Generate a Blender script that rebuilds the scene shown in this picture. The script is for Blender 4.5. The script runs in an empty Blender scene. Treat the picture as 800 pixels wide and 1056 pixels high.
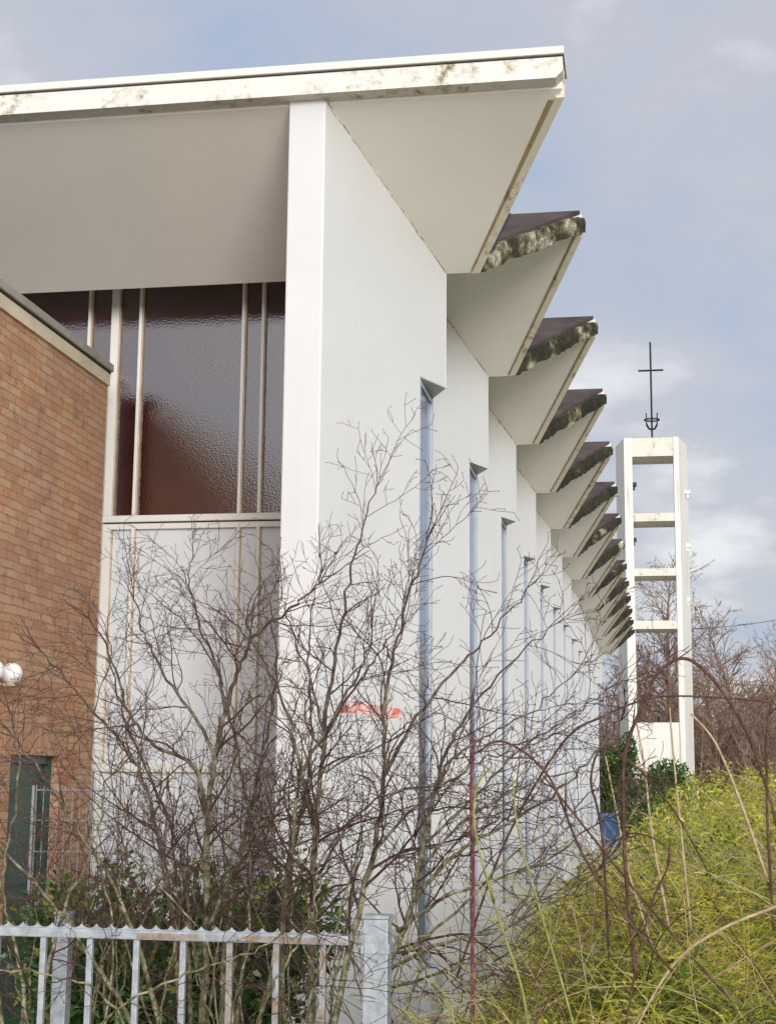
import bpy, math, random
import numpy as np
from mathutils import Vector, Matrix

random.seed(7)
C = bpy.context.scene.collection
SC = bpy.context.scene

# ------------------------------------------------------------------ camera
EYE = 2.0
FPX = 1570.6
YAW, PITCH, ROLL = (math.radians(a) for a in (-9.802, 9.859, 0.532))
fw = Vector((math.sin(YAW) * math.cos(PITCH), math.cos(YAW) * math.cos(PITCH), math.sin(PITCH)))
r0 = Vector((math.cos(YAW), -math.sin(YAW), 0))
u0 = r0.cross(fw)
rt = math.cos(ROLL) * r0 + math.sin(ROLL) * u0
up = -math.sin(ROLL) * r0 + math.cos(ROLL) * u0
cam_d = bpy.data.cameras.new("camera")
cam = bpy.data.objects.new("camera", cam_d)
C.objects.link(cam)
cam.matrix_world = Matrix((
    (rt.x, up.x, -fw.x, 0), (rt.y, up.y, -fw.y, 0), (rt.z, up.z, -fw.z, EYE), (0, 0, 0, 1)))
cam_d.sensor_fit = 'VERTICAL'
cam_d.sensor_height = 24
cam_d.lens = FPX / 1056 * 24
cam_d.clip_end = 2000
SC.camera = cam


def at(px, py, Y):
    """surveyed point: the place at depth Y that the photograph shows at px, py"""
    d = fw + (px - 400) / FPX * rt - (py - 528) / FPX * up
    t = Y / d.y
    return Vector((d.x * t, Y, EYE + d.z * t))


# ------------------------------------------------------------------ materials
def newmat(name):
    m = bpy.data.materials.new(name)
    m.use_nodes = True
    nt = m.node_tree
    b = nt.nodes['Principled BSDF']
    return m, nt, b


def N(nt, t, **kw):
    n = nt.nodes.new(t)
    for k, v in kw.items():
        if k in n.inputs:
            n.inputs[k].default_value = v
        else:
            setattr(n, k, v)
    return n


def ramp(nt, stops, interp='LINEAR'):
    r = nt.nodes.new('ShaderNodeValToRGB')
    cr = r.color_ramp
    cr.interpolation = interp
    while len(cr.elements) < len(stops):
        cr.elements.new(0.5)
    for e, (p, c) in zip(cr.elements, stops):
        e.position = p
        e.color = (*c, 1) if len(c) == 3 else c
    return r


def pos(nt, scale=(1, 1, 1)):
    g = nt.nodes.new('ShaderNodeNewGeometry')
    mp = nt.nodes.new('ShaderNodeMapping')
    mp.inputs['Scale'].default_value = scale
    nt.links.new(g.outputs['Position'], mp.inputs['Vector'])
    return mp.outputs['Vector']


def noise(nt, vec, scale, detail=6, rough=0.6):
    n = N(nt, 'ShaderNodeTexNoise')
    n.inputs['Scale'].default_value = scale
    n.inputs['Detail'].default_value = detail
    n.inputs['Roughness'].default_value = rough
    nt.links.new(vec, n.inputs['Vector'])
    return n.outputs['Fac']


def mix(nt, fac, a, b, mode='MIX'):
    m = nt.nodes.new('ShaderNodeMix')
    m.data_type = 'RGBA'
    m.blend_type = mode
    for sock, v in ((m.inputs['Factor'], fac), (m.inputs['A'], a), (m.inputs['B'], b)):
        pass
    fs = m.inputs[0]
    As, Bs = m.inputs[6], m.inputs[7]
    for s, v in ((fs, fac), (As, a), (Bs, b)):
        if isinstance(v, (int, float)):
            s.default_value = v
        elif isinstance(v, tuple):
            s.default_value = (*v, 1)
        else:
            nt.links.new(v, s)
    return m.outputs[2]


def bump(nt, b, h, strength=0.3, dist=0.02):
    bp = nt.nodes.new('ShaderNodeBump')
    bp.inputs['Strength'].default_value = strength
    bp.inputs['Distance'].default_value = dist
    nt.links.new(h, bp.inputs['Height'])
    nt.links.new(bp.outputs['Normal'], b.inputs['Normal'])
    return bp


def paint(name, base, dirt, amount=0.5, rough=0.6, streak=True, speck=True):
    """painted concrete with broad tonal drift, vertical streaks and little specks"""
    m, nt, b = newmat(name)
    v = pos(nt)
    n1 = noise(nt, v, 0.9, 5)
    r1 = ramp(nt, [(0.35, (0, 0, 0)), (0.75, (1, 1, 1))])
    nt.links.new(n1, r1.inputs[0])
    col = mix(nt, r1.outputs[0], base, tuple(x * 0.93 for x in base))
    if streak:
        vs = pos(nt, (6, 6, 0.35))
        n2 = noise(nt, vs, 1.0, 4)
        r2 = ramp(nt, [(0.55, (0, 0, 0)), (0.8, (amount,) * 3)])
        nt.links.new(n2, r2.inputs[0])
        col = mix(nt, r2.outputs[0], col, dirt)
    if speck:
        n3 = noise(nt, v, 14, 4, 0.7)
        r3 = ramp(nt, [(0.70, (0, 0, 0)), (0.78, (0.5 * amount,) * 3)])
        nt.links.new(n3, r3.inputs[0])
        col = mix(nt, r3.outputs[0], col, tuple(x * 0.35 for x in dirt))
    nt.links.new(col, b.inputs['Base Color'])
    b.inputs['Roughness'].default_value = rough
    n4 = noise(nt, v, 45, 4)
    bump(nt, b, n4, 0.12, 0.01)
    return m


def plain(name, col, rough=0.6, metal=0.0, var=0.25, scale=8.0, bstr=0.1):
    m, nt, b = newmat(name)
    v = pos(nt)
    n1 = noise(nt, v, scale, 5)
    r = ramp(nt, [(0.3, tuple(max(0, x * (1 - var)) for x in col)), (0.7, tuple(min(1, x * (1 + var)) for x in col))])
    nt.links.new(n1, r.inputs[0])
    nt.links.new(r.outputs[0], b.inputs['Base Color'])
    b.inputs['Roughness'].default_value = rough
    b.inputs['Metallic'].default_value = metal
    bump(nt, b, n1, bstr, 0.01)
    return m


def mossy(name, a, b_, c_, scale=5.0, lo=0.42, hi=0.55):
    m, nt, b = newmat(name)
    v = pos(nt)
    n1 = noise(nt, v, scale, 8, 0.65)
    r = ramp(nt, [(lo - 0.08, a), (lo, b_), (hi, c_), (hi + 0.06, tuple(x * 0.45 for x in c_)), (0.8, a)])
    nt.links.new(n1, r.inputs[0])
    n2 = noise(nt, v, scale * 5, 5, 0.7)
    r2 = ramp(nt, [(0.5, (0, 0, 0)), (0.65, (0.8, 0.8, 0.8))])
    nt.links.new(n2, r2.inputs[0])
    col = mix(nt, r2.outputs[0], r.outputs[0], (0.05, 0.045, 0.025))
    nt.links.new(col, b.inputs['Base Color'])
    b.inputs['Roughness'].default_value = 0.9
    bump(nt, b, n1, 0.6, 0.04)
    return m


def leafmat(name, stops, rough=0.5, trans=0.25):
    m, nt, b = newmat(name)
    g = nt.nodes.new('ShaderNodeNewGeometry')
    r = ramp(nt, stops)
    nt.links.new(g.outputs['Random Per Island'], r.inputs[0])
    v = pos(nt)
    n1 = noise(nt, v, 1.6, 3)
    rr = ramp(nt, [(0.36, (0.72, 0.80, 0.6)), (0.5, (1.12, 1.1, 0.85)), (0.64, (1.4, 1.3, 0.95))])
    nt.links.new(n1, rr.inputs[0])
    col = mix(nt, 1.0, r.outputs[0], rr.outputs[0], 'MULTIPLY')
    nt.links.new(col, b.inputs['Base Color'])
    b.inputs['Roughness'].default_value = rough
    tr = nt.nodes.new('ShaderNodeBsdfTranslucent')
    nt.links.new(col, tr.inputs['Color'])
    ms = nt.nodes.new('ShaderNodeMixShader')
    ms.inputs[0].default_value = trans
    nt.links.new(b.outputs[0], ms.inputs[1])
    nt.links.new(tr.outputs[0], ms.inputs[2])
    nt.links.new(ms.outputs[0], nt.nodes['Material Output'].inputs['Surface'])
    return m


def bark(name, c1, c2, c3, scale=14):
    m, nt, b = newmat(name)
    v = pos(nt)
    n1 = noise(nt, v, scale, 6, 0.7)
    r = ramp(nt, [(0.35, c1), (0.52, c2), (0.68, c3)])
    nt.links.new(n1, r.inputs[0])
    nt.links.new(r.outputs[0], b.inputs['Base Color'])
    b.inputs['Roughness'].default_value = 0.8
    bump(nt, b, n1, 0.5, 0.01)
    return m


M = {}
M['wall'] = paint('white_wall_paint', (0.64, 0.64, 0.638), (0.52, 0.50, 0.43), 0.22, 0.55)
M['soffit'] = paint('cream_soffit_paint', (0.84, 0.80, 0.735), (0.42, 0.36, 0.25), 0.3, 0.6, streak=False)
def stained(name, base, stain, dark, cover, scale=9):
    """white paint with clusters of ochre stain and lichen specks"""
    m, nt, b = newmat(name)
    v = pos(nt)
    big = noise(nt, v, 1.3, 4, 0.6)
    rb = ramp(nt, [(cover, (0, 0, 0)), (cover + 0.12, (1, 1, 1))])
    nt.links.new(big, rb.inputs[0])
    sm = noise(nt, v, scale, 7, 0.75)
    r1 = ramp(nt, [(0.50, (0, 0, 0)), (0.60, (1, 1, 1))])
    nt.links.new(sm, r1.inputs[0])
    f1 = mix(nt, 1.0, rb.outputs[0], r1.outputs[0], 'MULTIPLY')
    dr = noise(nt, v, 2.5, 4)
    rd_ = ramp(nt, [(0.3, tuple(x * .92 for x in base)), (0.7, base)])
    nt.links.new(dr, rd_.inputs[0])
    col = mix(nt, f1, rd_.outputs[0], stain)
    r2 = ramp(nt, [(0.60, (0, 0, 0)), (0.66, (1, 1, 1))])
    nt.links.new(sm, r2.inputs[0])
    f2 = mix(nt, 1.0, rb.outputs[0], r2.outputs[0], 'MULTIPLY')
    col = mix(nt, f2, col, dark)
    nt.links.new(col, b.inputs['Base Color'])
    b.inputs['Roughness'].default_value = 0.75
    bump(nt, b, sm, 0.2, 0.01)
    return m


M['fascia'] = stained('stained_white_fascia', (0.74, 0.72, 0.66), (0.46, 0.41, 0.28), (0.12, 0.10, 0.07), 0.42)
M['lip'] = stained('stained_cream_lip', (0.72, 0.67, 0.55), (0.40, 0.30, 0.13), (0.10, 0.08, 0.04), 0.44)
M['ochre'] = stained('ochre_groove', (0.34, 0.26, 0.13), (0.20, 0.13, 0.05), (0.05, 0.04, 0.025), 0.40)
M['cap'] = paint('white_metal_cap', (0.72, 0.70, 0.65), (0.5, 0.48, 0.4), 0.1, 0.4)
def moss_edge():
    m, nt, b = newmat('mossy_concrete')
    v = pos(nt)
    n1 = noise(nt, v, 2.6, 5, 0.6)
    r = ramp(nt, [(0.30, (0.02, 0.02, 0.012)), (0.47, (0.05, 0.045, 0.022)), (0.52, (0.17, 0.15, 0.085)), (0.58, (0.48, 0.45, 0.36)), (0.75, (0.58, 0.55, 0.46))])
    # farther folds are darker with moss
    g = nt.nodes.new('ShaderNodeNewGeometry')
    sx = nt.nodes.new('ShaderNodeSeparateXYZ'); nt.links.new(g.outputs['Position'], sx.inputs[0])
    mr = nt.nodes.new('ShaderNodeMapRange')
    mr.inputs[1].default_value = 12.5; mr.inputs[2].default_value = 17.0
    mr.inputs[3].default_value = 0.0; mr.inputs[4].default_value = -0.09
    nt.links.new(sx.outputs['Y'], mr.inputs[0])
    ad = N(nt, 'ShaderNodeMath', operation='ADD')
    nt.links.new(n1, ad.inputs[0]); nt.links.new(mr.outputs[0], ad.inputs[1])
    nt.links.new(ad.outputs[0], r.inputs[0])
    n2 = noise(nt, v, 22, 5, 0.7)
    r2 = ramp(nt, [(0.40, (0.35, 0.35, 0.3)), (0.62, (1.1, 1.08, 1))])
    nt.links.new(n2, r2.inputs[0])
    col = mix(nt, 1.0, r.outputs[0], r2.outputs[0], 'MULTIPLY')
    nt.links.new(col, b.inputs['Base Color'])
    b.inputs['Roughness'].default_value = 0.95
    bump(nt, b, n2, 0.8, 0.03)
    return m


M['moss'] = moss_edge()
M['grime'] = mossy('grimy_edge', (0.42, 0.34, 0.20), (0.62, 0.57, 0.45), (0.70, 0.66, 0.56), 5, 0.36, 0.5)
M['dark_line'] = plain('dark_joint', (0.03, 0.026, 0.022), 0.9)
M['felt'] = plain('brown_roof_felt', (0.060, 0.040, 0.036), 0.85, 0, 0.5, 3)
M['lead'] = plain('blue_black_roof_sheet', (0.016, 0.018, 0.024), 0.6, 0, 0.3, 3)
M['slot_frame'] = plain('blue_grey_frame', (0.42, 0.47, 0.56), 0.4, 0, 0.08, 4, 0.02)
M['frame'] = paint('white_window_frame', (0.72, 0.71, 0.67), (0.5, 0.42, 0.3), 0.2, 0.4)
M['reflect_tint'] = plain('ochre_reflect_tint', (0.60, 0.44, 0.28), 0.5, 0, 0.3, 6)
M['globe'] = plain('opal_white', (0.82, 0.82, 0.80), 0.25, 0, 0.03, 4, 0.0)
M['greendoor'] = plain('dark_green_paint', (0.018, 0.07, 0.05), 0.4, 0, 0.15, 4)
M['black'] = plain('black_metal', (0.012, 0.014, 0.03), 0.5, 0.2, 0.2)
M['steel'] = plain('steel_handle', (0.5, 0.5, 0.5), 0.35, 0.8, 0.1)
M['bin'] = plain('blue_plastic', (0.035, 0.10, 0.26), 0.4, 0, 0.1)
M['wire'] = plain('pale_wire', (0.34, 0.35, 0.36), 0.5, 0.3, 0.1)
M['plinth'] = paint('pale_blue_grey_plinth', (0.55, 0.58, 0.60), (0.35, 0.34, 0.28), 0.4)
M['coping'] = plain('weathered_coping', (0.34, 0.32, 0.27), 0.6, 0.1, 0.25, 5)
M['boardtrim'] = plain('buff_trim', (0.62, 0.54, 0.40), 0.6, 0, 0.15, 5)
M['roofgrey'] = plain('grey_flat_roof', (0.16, 0.15, 0.14), 0.9)
M['towerpaint'] = paint('weathered_white_tower', (0.78, 0.76, 0.70), (0.36, 0.33, 0.22), 0.9, 0.6)
M['towerbeam'] = stained('stained_tower_beam', (0.74, 0.71, 0.62), (0.46, 0.42, 0.26), (0.16, 0.14, 0.09), 0.46, 5)


def glass_dark():
    m, nt, b = newmat('maroon_obscure_glass')
    v = pos(nt)
    vo = N(nt, 'ShaderNodeTexVoronoi')
    vo.inputs['Scale'].default_value = 62
    nt.links.new(v, vo.inputs['Vector'])
    n = noise(nt, v, 55, 3, 0.6)
    n2 = noise(nt, v, 1.4, 3)
    r = ramp(nt, [(0.3, (0.045, 0.005, 0.003)), (0.7, (0.024, 0.004, 0.004))])
    nt.links.new(n2, r.inputs[0])
    nt.links.new(r.outputs[0], b.inputs['Base Color'])
    b.inputs['Roughness'].default_value = 0.05
    b.inputs['IOR'].default_value = 2.3
    ad = N(nt, 'ShaderNodeMath', operation='ADD')
    nt.links.new(vo.outputs['Distance'], ad.inputs[0])
    nt.links.new(n, ad.inputs[1])
    bump(nt, b, ad.outputs[0], 0.12, 0.007)
    return m


def glass_pale():
    m, nt, b = newmat('pale_panel_glass')
    v = pos(nt)
    n = noise(nt, v, 0.8, 3)
    r = ramp(nt, [(0.3, (0.60, 0.64, 0.68)), (0.7, (0.66, 0.69, 0.72))])
    nt.links.new(n, r.inputs[0])
    nt.links.new(r.outputs[0], b.inputs['Base Color'])
    b.inputs['Roughness'].default_value = 0.15
    b.inputs['IOR'].default_value = 1.8
    bump(nt, b, n, 0.02, 0.02)
    return m


def glass_slot():
    m, nt, b = newmat('slot_glass')
    v = pos(nt)
    n = noise(nt, v, 2.0, 3)
    r = ramp(nt, [(0.3, (0.16, 0.20, 0.26)), (0.7, (0.22, 0.27, 0.34))])
    nt.links.new(n, r.inputs[0])
    nt.links.new(r.outputs[0], b.inputs['Base Color'])
    b.inputs['Roughness'].default_value = 0.08
    return m


def brick(soldier=False):
    m, nt, b = newmat('worn_red_brick_soldier' if soldier else 'worn_red_brick')
    g = nt.nodes.new('ShaderNodeNewGeometry')
    sx = nt.nodes.new('ShaderNodeSeparateXYZ')
    nt.links.new(g.outputs['Position'], sx.inputs[0])
    ad = N(nt, 'ShaderNodeMath', operation='ADD')
    nt.links.new(sx.outputs['X'], ad.inputs[0])
    nt.links.new(sx.outputs['Y'], ad.inputs[1])
    cb = nt.nodes.new('ShaderNodeCombineXYZ')
    if soldier:
        nt.links.new(sx.outputs['Z'], cb.inputs[0])
        nt.links.new(ad.outputs[0], cb.inputs[1])
    else:
        nt.links.new(ad.outputs[0], cb.inputs[0])
        nt.links.new(sx.outputs['Z'], cb.inputs[1])
    # wobble so that the courses are not ruler straight
    nz = N(nt, 'ShaderNodeTexNoise')
    nz.inputs['Scale'].default_value = 6.0
    nt.links.new(g.outputs['Position'], nz.inputs['Vector'])
    wv = nt.nodes.new('ShaderNodeVectorMath')
    wv.operation = 'MULTIPLY_ADD'
    wv.inputs[1].default_value = (0.03, 0.022, 0)
    nt.links.new(nz.outputs['Color'], wv.inputs[0])
    nt.links.new(cb.outputs[0], wv.inputs[2])
    bt = nt.nodes.new('ShaderNodeTexBrick')
    bt.inputs['Scale'].default_value = 1.0
    bt.inputs['Brick Width'].default_value = 0.22
    bt.inputs['Row Height'].default_value = 0.0625
    bt.inputs['Mortar Size'].default_value = 0.006
    bt.inputs['Mortar Smooth'].default_value = 0.3
    bt.inputs['Bias'].default_value = 0.0
    bt.inputs['Color1'].default_value = (0.49, 0.22, 0.11, 1)
    bt.inputs['Color2'].default_value = (0.59, 0.36, 0.205, 1)
    bt.inputs['Mortar'].default_value = (0.34, 0.24, 0.17, 1)
    nt.links.new(wv.outputs[0], bt.inputs['Vector'])
    n1 = noise(nt, g.outputs['Position'], 1.1, 4)
    r1 = ramp(nt, [(0.32, (0.86, 0.86, 0.95)), (0.52, (1, 1, 1)), (0.70, (1.16, 1.0, 0.76))])
    nt.links.new(n1, r1.inputs[0])
    col = mix(nt, 1.0, bt.outputs['Color'], r1.outputs[0], 'MULTIPLY')
    n2 = noise(nt, g.outputs['Position'], 16, 6, 0.75)
    r2 = ramp(nt, [(0.45, (0, 0, 0)), (0.75, (0.7, 0.7, 0.7))])
    nt.links.new(n2, r2.inputs[0])
    col = mix(nt, r2.outputs[0], col, (0.54, 0.36, 0.24))
    # dark burnt headers and eroded patches
    n3 = noise(nt, g.outputs['Position'], 7, 3, 0.6)
    r3 = ramp(nt, [(0.58, (1, 1, 1)), (0.68, (0.78, 0.72, 0.72))])
    nt.links.new(n3, r3.inputs[0])
    col = mix(nt, 1.0, col, r3.outputs[0], 'MULTIPLY')
    nt.links.new(col, b.inputs['Base Color'])
    b.inputs['Roughness'].default_value = 0.88
    sb = N(nt, 'ShaderNodeMath', operation='MULTIPLY_ADD')
    sb.inputs[1].default_value = -0.8
    nt.links.new(bt.outputs['Fac'], sb.inputs[0])
    nt.links.new(n2, sb.inputs[2])
    bump(nt, b, sb.outputs[0], 1.0, 0.02)
    return m


def galvanised(name, rustlo, rusthi):
    m, nt, b = newmat(name)
    v = pos(nt)
    n1 = noise(nt, v, 30, 5)
    r = ramp(nt, [(0.3, (0.24, 0.27, 0.30)), (0.7, (0.46, 0.48, 0.50))])
    nt.links.new(n1, r.inputs[0])
    n2 = noise(nt, v, 9, 8, 0.75)
    r2 = ramp(nt, [(rustlo, (0, 0, 0)), (rusthi, (1, 1, 1))])
    nt.links.new(n2, r2.inputs[0])
    col = mix(nt, r2.outputs[0], r.outputs[0], (0.25, 0.16, 0.09))
    nt.links.new(col, b.inputs['Base Color'])
    b.inputs['Metallic'].default_value = 0.25
    b.inputs['Roughness'].default_value = 0.5
    bump(nt, b, n2, 0.15, 0.005)
    return m


def tape():
    m, nt, b = newmat('red_white_tape')
    v = pos(nt)
    n = noise(nt, v, 26, 4)
    r = ramp(nt, [(0.40, (0.70, 0.16, 0.14)), (0.52, (0.80, 0.55, 0.50))])
    nt.links.new(n, r.inputs[0])
    nt.links.new(r.outputs[0], b.inputs['Base Color'])
    return m


def soil():
    m, nt, b = newmat('ground_soil_and_grass')
    v = pos(nt)
    n1 = noise(nt, v, 0.6, 6)
    n2 = noise(nt, v, 22, 6, 0.7)
    r = ramp(nt, [(0.35, (0.10, 0.085, 0.05)), (0.5, (0.13, 0.14, 0.055)), (0.7, (0.09, 0.13, 0.04))])
    nt.links.new(n1, r.inputs[0])
    r2 = ramp(nt, [(0.35, (0.5, 0.5, 0.5)), (0.7, (1.4, 1.3, 1.1))])
    nt.links.new(n2, r2.inputs[0])
    col = mix(nt, 1.0, r.outputs[0], r2.outputs[0], 'MULTIPLY')
    nt.links.new(col, b.inputs['Base Color'])
    b.inputs['Roughness'].default_value = 0.95
    bump(nt, b, n2, 0.8, 0.04)
    return m


M['glass_dark'] = glass_dark()
M['glass_pale'] = glass_pale()
M['glass_slot'] = glass_slot()
M['brick'] = brick()
M['soldier'] = brick(True)
M['galv'] = galvanised('galvanised_steel', 0.56, 0.66)
M['galv_clean'] = galvanised('galvanised_post', 0.60, 0.75)
M['galv_rust'] = galvanised('rusty_galvanised_steel', 0.42, 0.60)
M['tape'] = tape()
M['soil'] = soil()
M['stem'] = bark('olive_grey_bark', (0.09, 0.075, 0.04), (0.22, 0.20, 0.11), (0.42, 0.39, 0.28), 22)
def stem_bark():
    """old wood at the foot is grey-green with algae, the younger wood above is dark red-brown"""
    m, nt, b = newmat('olive_to_brown_bark')
    v = pos(nt)
    n1 = noise(nt, v, 22, 6, 0.7)
    lo = ramp(nt, [(0.38, (0.05, 0.042, 0.024)), (0.50, (0.17, 0.155, 0.075)), (0.64, (0.38, 0.36, 0.24))])
    hi = ramp(nt, [(0.35, (0.035, 0.022, 0.018)), (0.52, (0.085, 0.055, 0.042)), (0.68, (0.17, 0.13, 0.09))])
    nt.links.new(n1, lo.inputs[0]); nt.links.new(n1, hi.inputs[0])
    g = nt.nodes.new('ShaderNodeNewGeometry')
    sx = nt.nodes.new('ShaderNodeSeparateXYZ'); nt.links.new(g.outputs['Position'], sx.inputs[0])
    n2 = noise(nt, v, 3, 3)
    ad = N(nt, 'ShaderNodeMath', operation='ADD')
    nt.links.new(sx.outputs['Z'], ad.inputs[0]); nt.links.new(n2, ad.inputs[1])
    mr = nt.nodes.new('ShaderNodeMapRange')
    mr.inputs[1].default_value = 2.0; mr.inputs[2].default_value = 3.0
    nt.links.new(ad.outputs[0], mr.inputs[0])
    col = mix(nt, mr.outputs[0], lo.outputs[0], hi.outputs[0])
    nt.links.new(col, b.inputs['Base Color'])
    b.inputs['Roughness'].default_value = 0.8
    bump(nt, b, n1, 0.5, 0.01)
    return m


M['old_stem'] = stem_bark()
M['twig'] = bark('dark_red_twig', (0.030, 0.015, 0.012), (0.070, 0.034, 0.027), (0.16, 0.085, 0.06), 25)
M['cane_brown'] = bark('brown_cane', (0.035, 0.016, 0.011), (0.085, 0.036, 0.024), (0.17, 0.095, 0.055), 24)
M['cane_red'] = bark('red_purple_cane', (0.06, 0.018, 0.022), (0.17, 0.035, 0.042), (0.30, 0.14, 0.10), 28)
M['cane_tan'] = bark('tan_cane', (0.30, 0.20, 0.11), (0.44, 0.33, 0.20), (0.55, 0.45, 0.30), 20)
M['cane_green'] = bark('green_cane', (0.13, 0.15, 0.035), (0.24, 0.26, 0.07), (0.38, 0.37, 0.15), 28)
M['far_bark'] = bark('far_red_brown_bark', (0.15, 0.095, 0.065), (0.24, 0.155, 0.11), (0.34, 0.24, 0.175), 0.7)
M['far_twig'] = bark('far_twig', (0.15, 0.09, 0.065), (0.22, 0.14, 0.10), (0.30, 0.20, 0.15), 0.8)
M['leaf_yg'] = leafmat('yellow_green_leaf', [(0.0, (0.07, 0.11, 0.02)), (0.22, (0.17, 0.23, 0.03)), (0.42, (0.36, 0.40, 0.04)), (0.6, (0.60, 0.57, 0.08)), (0.85, (0.68, 0.62, 0.20)), (1.0, (0.52, 0.38, 0.20))], 0.5, 0.35)
M['leaf_mid'] = leafmat('mid_green_leaf', [(0.0, (0.03, 0.075, 0.02)), (0.5, (0.06, 0.14, 0.035)), (1.0, (0.14, 0.22, 0.06))])
M['leaf_dark'] = leafmat('dark_evergreen_leaf', [(0.0, (0.015, 0.05, 0.015)), (0.5, (0.04, 0.115, 0.03)), (0.8, (0.11, 0.20, 0.045)), (1.0, (0.30, 0.32, 0.07))], 0.35, 0.15)
M['leaf_dead'] = leafmat('dead_grass', [(0.0, (0.18, 0.12, 0.06)), (0.5, (0.34, 0.25, 0.13)), (1.0, (0.45, 0.37, 0.22))])
M['core'] = plain('thicket_litter', (0.22, 0.20, 0.06), 0.95, 0, 0.5, 6, 0.8)
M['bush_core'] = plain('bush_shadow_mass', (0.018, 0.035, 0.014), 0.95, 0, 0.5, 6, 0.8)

# ------------------------------------------------------------------ mesh helpers
ORG = {}


def label(o, lab=None, cat=None, group=None, kind=None):
    if lab: o['label'] = lab
    if cat: o['category'] = cat
    if group: o['group'] = group
    if kind: o['kind'] = kind
    return o


def thing(name, loc, lab, cat, group=None):
    o = bpy.data.objects.new(name, None)
    o.empty_display_size = 0.3
    o.location = loc
    C.objects.link(o)
    ORG[o.name] = Vector(loc)
    return label(o, lab, cat, group)


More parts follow.
